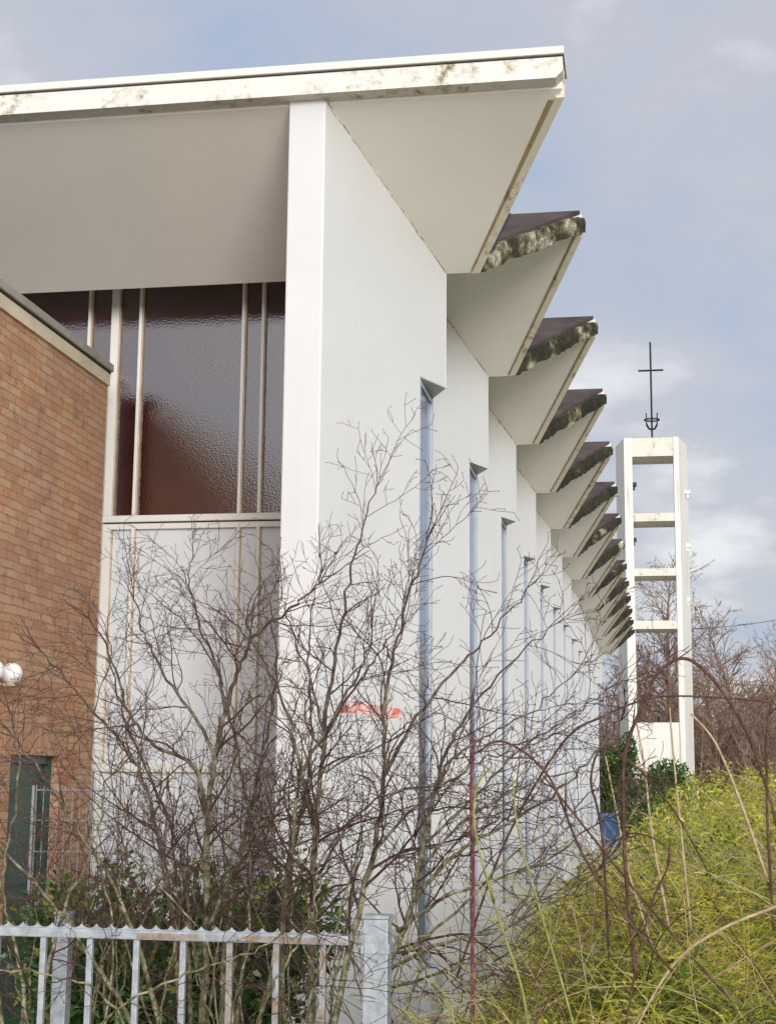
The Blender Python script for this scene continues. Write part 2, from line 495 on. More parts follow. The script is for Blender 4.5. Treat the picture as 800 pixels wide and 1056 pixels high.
class MB:
    def __init__(s):
        s.v, s.f, s.mi = [], [], []

    def add(s, vs, fs, mi=0):
        b = len(s.v)
        s.v.extend([tuple(x) for x in vs])
        for f in fs:
            s.f.append(tuple(i + b for i in f))
            s.mi.append(mi)
        return s

    def hexa(s, b4, t4, mi=0):
        s.add(list(b4) + list(t4), [(3, 2, 1, 0), (4, 5, 6, 7), (0, 1, 5, 4), (1, 2, 6, 5), (2, 3, 7, 6), (3, 0, 4, 7)], mi)
        return s

    def box(s, x0, x1, y0, y1, z0, z1, mi=0, bev=0.0):
        if bev <= 0:
            return s.hexa([(x0, y0, z0), (x1, y0, z0), (x1, y1, z0), (x0, y1, z0)],
                          [(x0, y0, z1), (x1, y0, z1), (x1, y1, z1), (x0, y1, z1)], mi)
        # box with chamfered vertical and horizontal edges
        import bmesh
        bm = bmesh.new()
        bmesh.ops.create_cube(bm, size=1)
        for v in bm.verts:
            v.co = ((x0 + x1) / 2 + v.co.x * (x1 - x0), (y0 + y1) / 2 + v.co.y * (y1 - y0), (z0 + z1) / 2 + v.co.z * (z1 - z0))
        bmesh.ops.bevel(bm, geom=list(bm.edges), offset=bev, segments=2, affect='EDGES', profile=0.6)
        bm.verts.index_update()
        s.add([v.co[:] for v in bm.verts], [[v.index for v in f.verts] for f in bm.faces], mi)
        bm.free()
        return s

    def prism(s, poly, off, mi=0):
        """polygon (list of 3-D points) swept by the vector off"""
        n = len(poly)
        off = Vector(off)
        vs = [Vector(p) for p in poly] + [Vector(p) + off for p in poly]
        fs = [tuple(range(n))[::-1], tuple(range(n, 2 * n))] + [(i, (i + 1) % n, n + (i + 1) % n, n + i) for i in range(n)]
        return s.add(vs, fs, mi)

    def tube(s, pts, rads, n=6, mi=0, cap=True):
        pts = [Vector(p) for p in pts]
        if len(pts) < 2: return s
        b = len(s.v)
        t = (pts[1] - pts[0]).normalized()
        a = Vector((0, 0, 1)) if abs(t.z) < 0.9 else Vector((1, 0, 0))
        x = t.cross(a).normalized()
        for i, p in enumerate(pts):
            if i == 0: t = pts[1] - pts[0]
            elif i == len(pts) - 1: t = pts[-1] - pts[-2]
            else: t = pts[i + 1] - pts[i - 1]
            t = t.normalized()
            x = x - t * x.dot(t)
            x = x.normalized() if x.length > 1e-6 else t.orthogonal().normalized()
            y = t.cross(x)
            r = rads[i] if hasattr(rads, '__len__') else rads
            for k in range(n):
                an = 2 * math.pi * k / n
                q = p + x * (r * math.cos(an)) + y * (r * math.sin(an))
                s.v.append((q.x, q.y, q.z))
        for i in range(len(pts) - 1):
            for k in range(n):
                k2 = (k + 1) % n
                s.f.append((b + i * n + k, b + i * n + k2, b + (i + 1) * n + k2, b + (i + 1) * n + k))
                s.mi.append(mi)
        if cap:
            s.f.append(tuple(b + k for k in range(n))[::-1]); s.mi.append(mi)
            e = b + (len(pts) - 1) * n
            s.f.append(tuple(e + k for k in range(n))); s.mi.append(mi)
        return s

    def sphere(s, c, r, nu=20, nv=12, mi=0):
        c = Vector(c)
        rx, ry, rz = r if hasattr(r, '__len__') else (r, r, r)
        vs = [(c.x, c.y, c.z - rz)]
        for j in range(1, nv):
            th = -math.pi / 2 + math.pi * j / nv
            for i in range(nu):
                a = 2 * math.pi * i / nu
                vs.append((c.x + rx * math.cos(th) * math.cos(a), c.y + ry * math.cos(th) * math.sin(a), c.z + rz * math.sin(th)))
        vs.append((c.x, c.y, c.z + rz))
        fs = [(0, 1 + (i + 1) % nu, 1 + i) for i in range(nu)]
        for j in range(nv - 2):
            for i in range(nu):
                a = 1 + j * nu + i; b_ = 1 + j * nu + (i + 1) % nu
                fs.append((a, b_, b_ + nu, a + nu))
        L = len(vs) - 1
        o = 1 + (nv - 2) * nu
        fs += [(o + i, o + (i + 1) % nu, L) for i in range(nu)]
        return s.add(vs, fs, mi)

    def build(s, name, mats, parent=None, smooth=False, fix=True):
        o_ = ORG[parent.name] if parent else Vector((0, 0, 0))
        me = bpy.data.meshes.new(name)
        me.from_pydata([(x - o_.x, y - o_.y, z - o_.z) for x, y, z in s.v], [], s.f)
        if not isinstance(mats, (list, tuple)): mats = [mats]
        for m in mats: me.materials.append(m)
        if len(mats) > 1: me.polygons.foreach_set('material_index', s.mi)
        if fix:
            import bmesh
            bm = bmesh.new(); bm.from_mesh(me)
            bmesh.ops.recalc_face_normals(bm, faces=bm.faces)
            bm.to_mesh(me); bm.free()
        if smooth: me.shade_smooth()
        me.update()
        ob = bpy.data.objects.new(name, me)
        C.objects.link(ob)
        if parent: ob.parent = parent
        ORG[ob.name] = o_
        return ob


def leaf_mesh(name, mat, pts, dirs, L, Wd, parent=None, droop=0.25, seed=0):
    """many small folded leaves: arrays of positions, directions, lengths, widths"""
    rng = np.random.default_rng(seed)
    n = len(pts)
    d = dirs / np.linalg.norm(dirs, axis=1, keepdims=True)
    rnd = rng.normal(size=(n, 3))
    x = np.cross(d, rnd); x /= np.linalg.norm(x, axis=1, keepdims=True)
    nn = np.cross(x, d)
    L = np.asarray(L).reshape(-1, 1) * np.ones((n, 1)); Wd = np.asarray(Wd).reshape(-1, 1) * np.ones((n, 1))
    base = pts
    mid = pts + d * L * 0.45
    tip = pts + d * L - np.array([0, 0, 1]) * L * droop
    l = mid + x * Wd * 0.5 + nn * Wd * 0.18
    r = mid - x * Wd * 0.5 + nn * Wd * 0.18
    V = np.stack([base, l, tip, r], 1).reshape(-1, 3)
    o_ = np.array(ORG[parent.name]) if parent else np.zeros(3)
    V = V - o_
    me = bpy.data.meshes.new(name)
    me.vertices.add(4 * n); me.vertices.foreach_set('co', V.astype(np.float32).ravel())
    me.loops.add(6 * n)
    idx = np.arange(n)[:, None] * 4 + np.array([0, 1, 3, 1, 2, 3])[None]
    me.loops.foreach_set('vertex_index', idx.astype(np.int32).ravel())
    me.polygons.add(2 * n)
    me.polygons.foreach_set('loop_start', (np.arange(2 * n) * 3).astype(np.int32))
    me.materials.append(mat)
    me.update(calc_edges=True)
    me.validate()
    ob = bpy.data.objects.new(name, me)
    C.objects.link(ob)
    if parent: ob.parent = parent
    ORG[ob.name] = Vector(o_)
    return ob


def copy_part(o, parent, off):
    c = o.copy(); C.objects.link(c); c.parent = parent
    c.location = Vector(o.location) + Vector(off)
    for ch in list(o.children):
        d = ch.copy(); C.objects.link(d); d.parent = c
    return c


# ------------------------------------------------------------------ the church
S = 3.3
uR, uV = 10.18, 11.946
zv, zrU, zrT = 6.092, 6.955, 7.19
vr, vE, vB, vA = -0.541, -1.335, -1.594, -2.315
zP = 5.117
T = 0.17
INNER = -13.0
NB = 13
z0 = -0.2
slope = (zrU - zv) / (uV - uR)
slope2 = (zrU - zv) / (uR + S - uV)

church = thing('church', (-7.0, 30.0, 0.0), 'long white church with folded zigzag roof, slot windows and a tall maroon front window', 'church')


def under_far(u): return zv + (uV - u) * slope
def under_near(u): return zv + (u - uV) * slope2


def slab(poly, nrm, th):
    m = MB()
    m.prism(poly, Vector(nrm) * -th)
    return m


A0 = Vector((vA, uR, 0)); B0 = Vector((vB, uV, 0))
pd = (B0 - A0).normalized(); pn = Vector((pd.y, -pd.x, 0))
uP = 11.575
P0 = A0 + pd * ((uP - uR) / pd.y)
vG = P0.x
A1 = Vector((vA, uR + S, 0))
rd = (A1 - B0).normalized(); rn = Vector((rd.y, -rd.x, 0))
Q0 = B0 + rd * ((vG - vB) / rd.x)


def pz(p, z): return (p.x, p.y, z)


def panel_poly(Ap):
    return [pz(Ap, z0), pz(P0, z0), pz(P0, zP), pz(B0, zP), pz(B0, zv + 0.02), pz(Ap, under_far(Ap.y) + 0.02)]


# first panel begins at the front pilaster face
Af = A0 + pd * ((10.285 - uR) / pd.y)
m = MB()
poly = panel_poly(Af)
front_left = Vector((-2.546, 10.285, 0))
inner_B = B0 + (front_left - Af)
inner_P = P0 + (front_left - Af)
m.prism(poly, front_left - Af)
first_panel = m.build('wall_panel', M['wall'], church)
bev = first_panel.modifiers.new('bevel', 'BEVEL'); bev.width = 0.012; bev.segments = 2; bev.limit_method = 'ANGLE'

# standard panel for the second bay, then copies
m = slab([(x, y + S, z) for x, y, z in panel_poly(A0)], pn, 0.18)
std_panel = m.build('wall_panel', M['wall'], church)

ret_poly = [pz(Q0, z0), pz(A1, z0), pz(A1, under_near(A1.y) + 0.02), pz(B0, zv + 0.02), pz(B0, zP + 0.004), pz(Q0, zP + 0.004)]
std_ret = slab(ret_poly, rn, 0.18).build('return_wall', M['wall'], church)

# slot window: a plinth block, a pale frame and the glass
zs = 0.50
m = MB()
gl = P0 + Vector((-0.03, 0.03, 0)); gr = Q0 + Vector((-0.03, -0.03, 0))
m.box(vG - 0.06, vG - 0.02, P0.y + 0.02, Q0.y - 0.02, zs, zP)
slot = m.build('slot_window', M['glass_slot'], church)
m = MB()
m.box(vG - 0.07, vG - 0.004, P0.y + 0.003, P0.y + 0.045, zs + 0.002, zP - 0.003)
m.box(vG - 0.07, vG + 0.0, Q0.y - 0.045, Q0.y - 0.003, zs + 0.002, zP - 0.003)
m.box(vG - 0.07, vG - 0.004, P0.y + 0.045, Q0.y - 0.045, zP - 0.05, zP - 0.003)
m.box(vG - 0.07, vG - 0.004, P0.y + 0.045, Q0.y - 0.045, zs + 0.002, zs + 0.05)
m.build('frame', M['slot_frame'], slot)
m = MB()
m.box(vG - 0.12, vG + 0.10, P0.y + 0.004, Q0.y - 0.004, z0, zs)
m.box(vG - 0.12, vG + 0.13, P0.y + 0.006, Q0.y - 0.006, zs + 0.004, zs + 0.05)
m.build('plinth', M['plinth'], slot)

# one complete roof fold: valley (at uV) up to the next ridge and down to the next valley
R1 = uR + S
V1 = uV + S


def plate(ua, va, za, ub, vb, zb, inner=INNER):
    """folded plate between two lines across the nave; a/b = outer end of each line (underside)"""
    bot = [(va, ua, za), (inner, ua, za), (inner, ub, zb), (vb, ub, zb)]
    top = [(x, y, z + T) for x, y, z in bot]
    mm = MB(); mm.hexa(bot, top)
    return mm


def lerp(a, b, t): return a + (b - a) * t


def fold(near=True, far=True):
    root = None
    if near:
        mm = plate(uV, vE, zv, R1, vr, zrU)
        # edges are a separate strip, set proud
        root = mm.build('roof_plate', M['soffit'], church)
        # lumpy mossy edge band along the rake
        e = MB()
        n = 26
        rows = []
        rng = random.Random(3)
        for i in range(n + 1):
            t = i / n
            u_ = lerp(uV, R1, t); x_ = lerp(vE, vr, t); z_ = lerp(zv, zrU, t)
            j = lambda a: rng.uniform(-a, a)
            ox = 0.028
            rd = min(1.0, (1 - t) * 7); lo = 0.0 + j(0.014); hi = T + 0.012 + j(0.010) - 0.05 * (1 - rd) ** 2
            rows.append([(x_ - 0.05, u_, z_ + 0.004 + (0.0)), (x_ + ox + j(.012), u_ - 0.012, z_ + lo), (x_ + ox + 0.012 + j(.014), u_ - 0.014, z_ + T * 0.5),
                         (x_ + ox + j(.012), u_ - 0.012, z_ + hi), (x_ - 0.05, u_, z_ + hi - 0.004)])
        vs = [p for r_ in rows for p in r_]
        fs = []
        for i in range(n):
            for k in range(4):
                a = i * 5 + k
                fs.append((a, a + 5, a + 6, a + 1))
            fs.append((i * 5 + 4, i * 5 + 9, i * 5 + 5, i * 5))
        fs.append((0, 1, 2, 3, 4)); fs.append(tuple(n * 5 + k for k in (4, 3, 2, 1, 0)))
        e.add(vs, fs)
        e.build('mossy_edge', M['moss'], root)
        # brown felt on the overhang, blue-black sheet on the main roof
        def cover(x_of_t, inner, dz, mat, nm, t0=0.03, t1=1.0):
            c = MB()
            b_ = []
            for t, xx in ((t0, None), (t0, inner), (t1, inner), (t1, None)):
                u_ = lerp(uV, R1, t); z_ = lerp(zv, zrU, t) + T
                x_ = x_of_t(t) if xx is None else xx
                b_.append((x_, u_, z_ + 0.004))
            c.hexa(b_, [(x, y, z + dz) for x, y, z in b_])
            return c.build(nm, mat, root)
        cover(lambda t: lerp(vE, vr, t) - 0.02, -1.29 - 0.25, 0.04, M['felt'], 'roof_felt', 0.12)
        cover(lambda t: -1.20, INNER, 0.055, M['lead'], 'roof_sheet')
        # upturned dark sheet that closes the valley
    if far:
        mm = plate(R1, vr, zrU + 0.002, V1, vE, zv + 0.002)
        r2 = mm.build('roof_plate', M['soffit'], church)
        # drip lip along the outer edge
        e = MB()
        def q(t, dx, dz): return (lerp(vr, vE, t) + dx, lerp(R1, V1, t), lerp(zrU, zv, t) + dz)
        e.hexa([q(0.012, -0.050, -0.022), q(0.012, 0.012, -0.022), q(0.985, 0.012, -0.02), q(0.985, -0.050, -0.02)],
               [q(0.012, -0.050, 0.0), q(0.012, 0.012, T - .03), q(0.985, 0.012, T + .02), q(0.985, -0.050, 0.0)])
        e.build('drip_edge', M['lip'], r2)
        e = MB()
        e.hexa([q(0.02, -0.070, -0.008), q(0.02, -0.0505, -0.008), q(0.985, -0.0505, -0.008), q(0.985, -0.066, -0.008)],
               [q(0.02, -0.070, 0.0), q(0.02, -0.0505, 0.0), q(0.985, -0.0505, 0.0), q(0.985, -0.066, 0.0)])
        e.build('drip_groove', M['ochre'], r2)
        # grimy joint along the wall top
        c = MB()
        t0, t1 = 0.03, 1.0
        b_ = []
        for t, inner in ((0.0, None), (0.0, INNER), (0.97, INNER), (0.97, None)):
            u_ = lerp(R1, V1, t); z_ = lerp(zrU, zv, t) + T
            b_.append((lerp(vr, vE, t) - 0.03 if inner is None else inner, u_, z_ + 0.006))
        c.hexa(b_, [(x, y, z + 0.035) for x, y, z in b_])
        c.build('roof_felt', M['felt'], r2)
        return root, r2
    return root, None


near1, far1 = fold()

# dirty seam where panel meets soffit (outer face, just below the plate)
m = MB()
rng = random.Random(5)
n = 44
pa, pb = A0 + Vector((0, S, 0)), B0 + Vector((0, S, 0))
lo_, hi_ = [], []
for i in range(n + 1):
    p = pa.lerp(pb, 0.005 + 0.985 * i / n)
    zz = under_far(p.y - S)
    lo_.append((p.x, p.y, zz - rng.choice((0.003, 0.004, 0.006, 0.009, 0.014, 0.02)))); hi_.append((p.x, p.y, zz + 0.004))
m.prism(lo_ + hi_[::-1], pn * 0.007)
seam = m.build('dirty_seam', M['grime'], church)

for k in range(1, NB):
    if k > 1: copy_part(std_panel, church, (0, S * (k - 1), 0))
    copy_part(std_ret, church, (0, S * k, 0))
    copy_part(slot, church, (0, S * k, 0))
    if k > 1: copy_part(seam, church, (0, S * (k - 1), 0))
    copy_part(near1, church, (0, S * k, 0))
    if k < NB - 1: copy_part(far1, church, (0, S * k, 0))
s0 = copy_part(seam, church, (0, -S, 0))

# front half fold: ridge at the front fascia down to the first valley
m = MB()
zf = zrU
yF = uR + 0.14
bot = [(vr, yF, under_far(yF)), (INNER, yF, under_far(yF)), (INNER, uV, zv), (vE, uV, zv)]
m.hexa(bot, [(x, y, z + T) for x, y, z in bot])
fplate = m.build('roof_plate', M['soffit'], church)
e = MB()
def q(t, dx, dz): return (lerp(vr, vE, t) + dx, lerp(yF + .05, uV, t), lerp(under_far(yF + .05), zv, t) + dz)
e.hexa([q(0, -0.050, -0.022), q(0, 0.012, -0.022), q(0.99, 0.012, -0.02), q(0.99, -0.050, -0.02)],
       [q(0, -0.050, 0.0), q(0, 0.012, T + .02), q(0.99, 0.012, T + .02), q(0.99, -0.050, 0.0)])
e.build('drip_edge', M['lip'], fplate)
e = MB()
e.hexa([q(0.02, -0.092, -0.008), q(0.02, -0.0505, -0.008), q(0.985, -0.0505, -0.008), q(0.985, -0.066, -0.008)],
       [q(0.02, -0.092, 0.0), q(0.02, -0.0505, 0.0), q(0.985, -0.0505, 0.0), q(0.985, -0.066, 0.0)])
e.build('drip_groove', M['ochre'], fplate)
c = MB()
b_ = [(vr - .03, yF, under_far(yF) + T + .006), (INNER, yF, under_far(yF) + T + .006), (INNER, uV - .06, zv + T + .03), (vE - .03, uV - .06, zv + T + .03)]
c.hexa(b_, [(x, y, z + .03) for x, y, z in b_])
c.build('roof_felt', M['felt'], fplate)

# fascia board with its metal cap and drip strip
m = MB()
xe = vr + 0.01
m.prism([(INNER, uR, 6.905), (xe - 0.05, uR, 6.905), (xe, uR, 6.955), (xe, uR, 7.062), (INNER, uR, 7.062)], (0, 0.14, 0))
fascia = m.build('fascia', M['fascia'], church)
m = MB(); m.box(INNER, xe + 0.004, uR + 0.012, uR + 0.15, 7.062, 7.078)
m.build('joint', M['dark_line'], fascia)
m = MB(); m.box(INNER, xe + 0.012, uR - 0.02, uR + 0.40, 7.078, 7.136, bev=0.006)
m.build('cap', M['cap'], fascia)
m = MB(); m.box(INNER, xe - 0.06, uR + 0.143, uR + 0.16, 6.885, 6.90)
m.build('drip_strip', M['lip'], fascia)

# front window in the plane of the first valley
WY = uV + 0.50
KW = WY / (uV + 0.02)          # the opening was measured in the plane of the valley
def wz(z): return EYE + (z - EYE) * KW


ZT = under_near(WY) + 0.02
WX0, WX1 = -10.0, -2.1
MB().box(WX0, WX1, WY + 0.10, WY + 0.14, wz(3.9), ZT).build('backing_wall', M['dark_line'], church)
fwn = MB()
fwn.box(WX0, WX1, WY - 0.05, WY + 0.04, wz(4.062), wz(4.118), bev=0.006)     # transom, upper member
fwn.box(WX0, WX1, WY - 0.03, WY + 0.04, wz(4.005), wz(4.05))                 # transom, lower member
fwn.box(WX0, WX1, WY - 0.004, WY + 0.05, ZT - 0.06, ZT)
window = fwn.build('front_window', M['frame'], church)
MB().box(WX0, WX1, WY - 0.018, WY + 0.03, wz(4.05) + .001, wz(4.062) - .001).build('joint', M['dark_line'], window)
xs_m = [KW * x for x in (-9.6, -7.2, -6.99, -4.66, -4.43, -4.205, -3.305, -3.135, -2.05)]
CX = xs_m[4]
for i in range(len(xs_m) - 1):
    a, b2 = xs_m[i] + 0.008, xs_m[i + 1] - 0.008
    MB().box(a, b2, WY + 0.012, WY + 0.024, wz(4.118) - .004, ZT - 0.055).build('upper_pane', M['glass_dark'], window)
    MB().box(a, b2, WY + 0.012, WY + 0.024, 2.085, wz(4.005) + .004).build('lower_pane', M['glass_pale'], window)
    MB().box(a, b2, WY + 0.012, WY + 0.024, 0.32, 2.018).build('ground_pane', M['glass_pale'], window)
for x in xs_m[1:-1]:
    w = 0.0135 if x != CX else 0.036
    for za, zb in ((wz(4.118) + .001, ZT - 0.061), (2.087, wz(4.005) - .001)):
        mm = MB()
        mm.box(x - w, x + w, WY - 0.045, WY + 0.03, za, zb, bev=0.004)
        o = mm.build('mullion', M['frame'], window)
        MB().box(x + w, x + w + 0.006, WY - 0.02, WY + 0.011, za, zb).build('reflect_tint_strip', M['reflect_tint'], o)  # ochre strip paints the warm reflected tint on the mullion's right side
MB().box(WX0, WX1, WY - 0.05, WY + 0.04, 2.02, 2.085, bev=0.005).build('lower_transom', M['frame'], window)
for x in (-4.43, -4.205, -3.86, -3.80, -3.305, -3.135):
    x *= KW
    MB().box(x - 0.02, x + 0.02, WY - 0.045, WY + 0.011, 0.10, 2.018, bev=0.004).build('door_post', M['frame'], window)
MB().box(WX0, WX1, WY - 0.06, WY + 0.06, -0.1, 0.30).build('sill_wall', M['plinth'], window)
MB().box(-9.5, CX - 0.04, WY - 0.5, WY - 0.048, wz(5.36), wz(5.39)).build('flashing', M['frame'], window)
MB().box(CX - 0.30, CX - 0.037, 11.91, WY + 0.009, z0, wz(5.30)).build('return_pier', M['wall'], church)

# end walls that close the nave
MB().box(INNER, vA + 0.02, uR + S * NB - 0.02, uR + S * NB + 0.2, z0, zrU).build('end_wall', M['wall'], church)
MB().box(INNER - 0.2, INNER + 0.02, uV, uR + S * NB + 0.2, z0, zv).build('side_wall', M['wall'], church)
MB().box(INNER, WX0, WY, WY + 0.2, z0, zv).build('front_wall', M['wall'], church)

# ------------------------------------------------------------------ brick annex
vb = -4.466
annex = thing('brick_annex', (-7.0, 8.5, 0.0), 'low flat roofed red brick annex with grey coping and a green door', 'building')
DY0, DY1, DZ = 10.30, 11.21, 2.13
m = MB()
AY0, AY1 = 5.2, 11.905
ZB = 5.285
# side wall with a door opening, built round the opening as one outline
m.prism([(vb, AY0, z0), (vb, DY0, z0), (vb, DY0, DZ), (vb, DY1, DZ), (vb, DY1, z0), (vb, AY1, z0), (vb, AY1, ZB), (vb, AY0, ZB)], (-0.22, 0, 0))
m.box(-9.5, vb - 0.223, AY0, AY0 + 0.22, z0, ZB)
awall = m.build('wall', M['brick'], annex)
m = MB(); m.box(vb - 0.10, vb + 0.004, DY0 - 0.12, DY1 + 0.12, DZ + 0.003, DZ + 0.22)
m.build('soldier_course', M['soldier'], awall)
m = MB(); m.box(-9.5, vb - 0.2, AY0 + 0.1, AY1, ZB + 0.02, ZB + 0.06)
m.build('roof', M['roofgrey'], annex)
m = MB(); m.box(vb - 0.25, vb + 0.05, AY0 - 0.05, AY1 + 0.005, ZB + 0.06, ZB + 0.125, bev=0.008)
m.box(-9.5, vb - 0.253, AY0 - 0.05, AY0 + 0.25, ZB + 0.06, ZB + 0.125, bev=0.008)
cop = m.build('coping', M['coping'], annex)
m = MB(); m.box(vb - 0.23, vb + 0.028, AY0 - 0.03, AY1, ZB + 0.045, ZB + 0.058)
m.build('shadow_joint', M['dark_line'], cop)
m = MB(); m.box(vb - 0.235, vb + 0.022, AY0 - 0.02, AY1, ZB - 0.06, ZB + 0.043)
m.build('trim_board', M['boardtrim'], cop)
m = MB(); m.box(vb - 0.15, vb - 0.10, DY0 + 0.05, DY1 - 0.05, 0.02, DZ - 0.06, bev=0.005)
for zc in (0.35, 1.2):
    m.box(vb - 0.10, vb - 0.085, DY0 + 0.18, DY1 - 0.18, zc, zc + 0.7, bev=0.006)
door = m.build('door', M['greendoor'], annex)
m = MB()
m.box(vb - 0.17, vb - 0.06, DY0 + 0.002, DY0 + 0.05, 0, DZ - 0.002)
m.box(vb - 0.17, vb - 0.06, DY1 - 0.05, DY1 - 0.002, 0, DZ - 0.002)
m.box(vb - 0.17, vb - 0.062, DY0 + 0.05, DY1 - 0.05, DZ - 0.06, DZ - 0.002)
m.build('door_frame', M['greendoor'], door)
m = MB(); m.tube([(vb - 0.09, DY1 - 0.13, 1.05), (vb - 0.03, DY1 - 0.13, 1.05), (vb - 0.03, DY1 - 0.26, 1.05)], 0.01, 8)
m.build('handle', M['steel'], door)

# white corner post between annex and window
lamp = thing('wall_lamp', (vb, 10.15, 2.7), 'white twin globe lamp on the brick wall above the green door', 'lamp')
g1 = at(15, 693, 9.92)
for dy in (0.0, -0.30):
    m = MB(); m.sphere((vb + 0.14, g1.y + dy, g1.z - 0.01), 0.074, 24, 14)
    m.build('globe', M['globe'], lamp, smooth=True)
m = MB()
m.box(vb + 0.001, vb + 0.03, g1.y - 0.31, g1.y + 0.01, g1.z - 0.10, g1.z - 0.04, bev=0.006)
for dy in (0.0, -0.30):
    m.tube([(vb + 0.02, g1.y + dy, g1.z - 0.075), (vb + 0.10, g1.y + dy, g1.z - 0.09), (vb + 0.14, g1.y + dy, g1.z - 0.075)], 0.012, 8)
    m.tube([(vb + 0.14, g1.y + dy, g1.z - 0.095), (vb + 0.14, g1.y + dy, g1.z - 0.07)], 0.035, 12)
m.build('bracket', M['boardtrim'], lamp)

# ------------------------------------------------------------------ bell tower
TY = 60.0
tc = at(673, 640, TY)
tower = thing('bell_tower', (tc.x, TY + 0.8, 0), 'slender open white concrete bell tower with four cross beams and a cross on top', 'tower')
def tx(px, py=600): return at(px, py, TY).x
def tz(py, px=673): return at(px, py, TY).z
TD = 1.65
ztop = tz(451)
xl0, xl1 = tx(642.7, 453), tx(651.2, 460)
xr0, xr1 = tx(693.8, 460), tx(699, 453)
for (a, b2, side) in ((xl0, xl1, -1), (xr0, xr1, 1)):
    m = MB()
    fl = 0.36
    if side < 0: foot = [(a, TY), (b2, TY), (b2, TY + TD), (a - fl, TY + TD)]
    else: foot = [(a, TY), (b2, TY), (b2 + fl, TY + TD), (a, TY + TD)]
    m.hexa([(x, y, z0) for x, y in foot], [(x, y, ztop) for x, y in foot])
    m.build('post', M['towerpaint'], tower)
for (yt, yb) in ((451, 470.3), (529, 537.3), (586, 593.7), (640, 648.5)):
    m = MB(); e_ = 0.003
    m.box(xl1 + e_, xr0 - e_, TY + 0.03, TY + TD - 0.03, tz(yb), tz(yt) - (0.01 if yt == 451 else 0))
    m.build('beam', M['towerbeam'], tower)
m = MB(); m.box(xl1 + 0.003, xr0 - 0.003, TY + 0.05, TY + 0.25, z0, tz(745))
m.build('base_panel', M['towerpaint'], tower)
# brackets with little loudspeakers on the posts
for px, py, sx in ((653.2, 500, 1), (653.2, 557, 1), (708.5, 508, 1), (708.5, 563, 1), (708.5, 619, 1), (636.5, 510, -1), (637.5, 568, -1)):
    p = at(px, py, TY + (0.5 if 640 < px < 700 else 1.2))
    m = MB()
    m.box(p.x - 0.11, p.x + 0.11, p.y - 0.1, p.y + 0.1, p.z - 0.07, p.z + 0.09, bev=0.02)
    m.box(p.x - 0.04, p.x + 0.04, p.y - 0.04, p.y + 0.04, p.z - 0.22, p.z - 0.07)
    m.build('bracket', M['black'] if px < 700 and px > 640 else M['towerpaint'], tower)
# wrought iron cross
cxp = at(672, 450, TY + 0.5)
CY = TY + 0.5
def cz(py): return at(671.5, py, CY).z
def cx(px, py): return at(px, py, CY).x
m = MB()
x0 = cxp.x
m.tube([(x0, CY, ztop - 0.02), (x0, CY, cz(353))], 0.04, 8)
m.tube([(x0 - 0.50, CY, cz(382)), (x0 + 0.50, CY, cz(382))], 0.04, 8)
crs = m.build('cross', M['black'], tower)
m = MB()
zb_, zt_ = cz(443.5), cz(433)
for a in range(4):
    an = math.pi / 4 + a * math.pi / 2
    ca, sa = math.cos(an) * 0.30, math.sin(an) * 0.30
    m.tube([(x0, CY, zb_), (x0 + ca * .55, CY + sa * .55, zb_ + .06), (x0 + ca, CY + sa, zb_ + .24), (x0 + ca, CY + sa, cz(427))], 0.025, 6)
ring = [(x0 + .30 * math.cos(t * math.pi / 8), CY + .30 * math.sin(t * math.pi / 8), zt_) for t in range(17)]
m.tube(ring, 0.025, 6, cap=False)
m.tube([(x0 - .30, CY, zt_), (x0 + .30, CY, zt_)], 0.02, 6)
m.build('crown_basket', M['black'], crs)

# ------------------------------------------------------------------ ground
m = MB()
n = 60
m.add([(-700, -300, 0), (700, -300, 0), (700, 900, 0), (-700, 900, 0)], [(0, 1, 2, 3)])
label(m.build('ground', M['soil']), kind='structure')

M['bounce_paving'] = plain('pale_bounce_paving', (0.62, 0.60, 0.56), 0.9, 0, 0.12, 7)
m = MB(); m.box(-30, -1.0, -30, 53, -0.1, 0.012)  # pale paving, mostly unseen, added to bounce light up onto the soffits
m.box(-0.998, 12, -30, 2.6, -0.1, 0.012)
label(m.build('bounce_pavement', M['bounce_paving']), kind='structure')
m = MB()
m.prism([(-9, 4.95, -0.05), (-1.0, 4.95, -0.05), (-1.0, 9.4, -0.05), (-9, 9.4, -0.05)], (0, 0, 0.07))
label(m.build('planting_bed', M['soil']), kind='structure')

# ------------------------------------------------------------------ fence
GY = 4.8
gz_t, gz_b = at(180, 958, GY).z, at(180, 969.5, GY).z
gx1 = at(360, 966, GY).x
gx0 = -3.3
gate = thing('steel_gate', ((gx0 + gx1) / 2, GY, 0), 'galvanised gate leaf with a serrated anti-climb top rail, rusty to the right', 'gate')
m = MB()
m.box(gx0, gx1, GY - 0.018, GY + 0.022, gz_b, gz_t - 0.006, bev=0.003)
rail = m.build('top_rail', M['galv'], gate)
m = MB()
m.box(-1.62, gx1 - 0.004, GY - 0.0205, GY - 0.0185, gz_b + 0.004, gz_t - 0.013)
m.build('rust_strip', M['galv_rust'], rail)
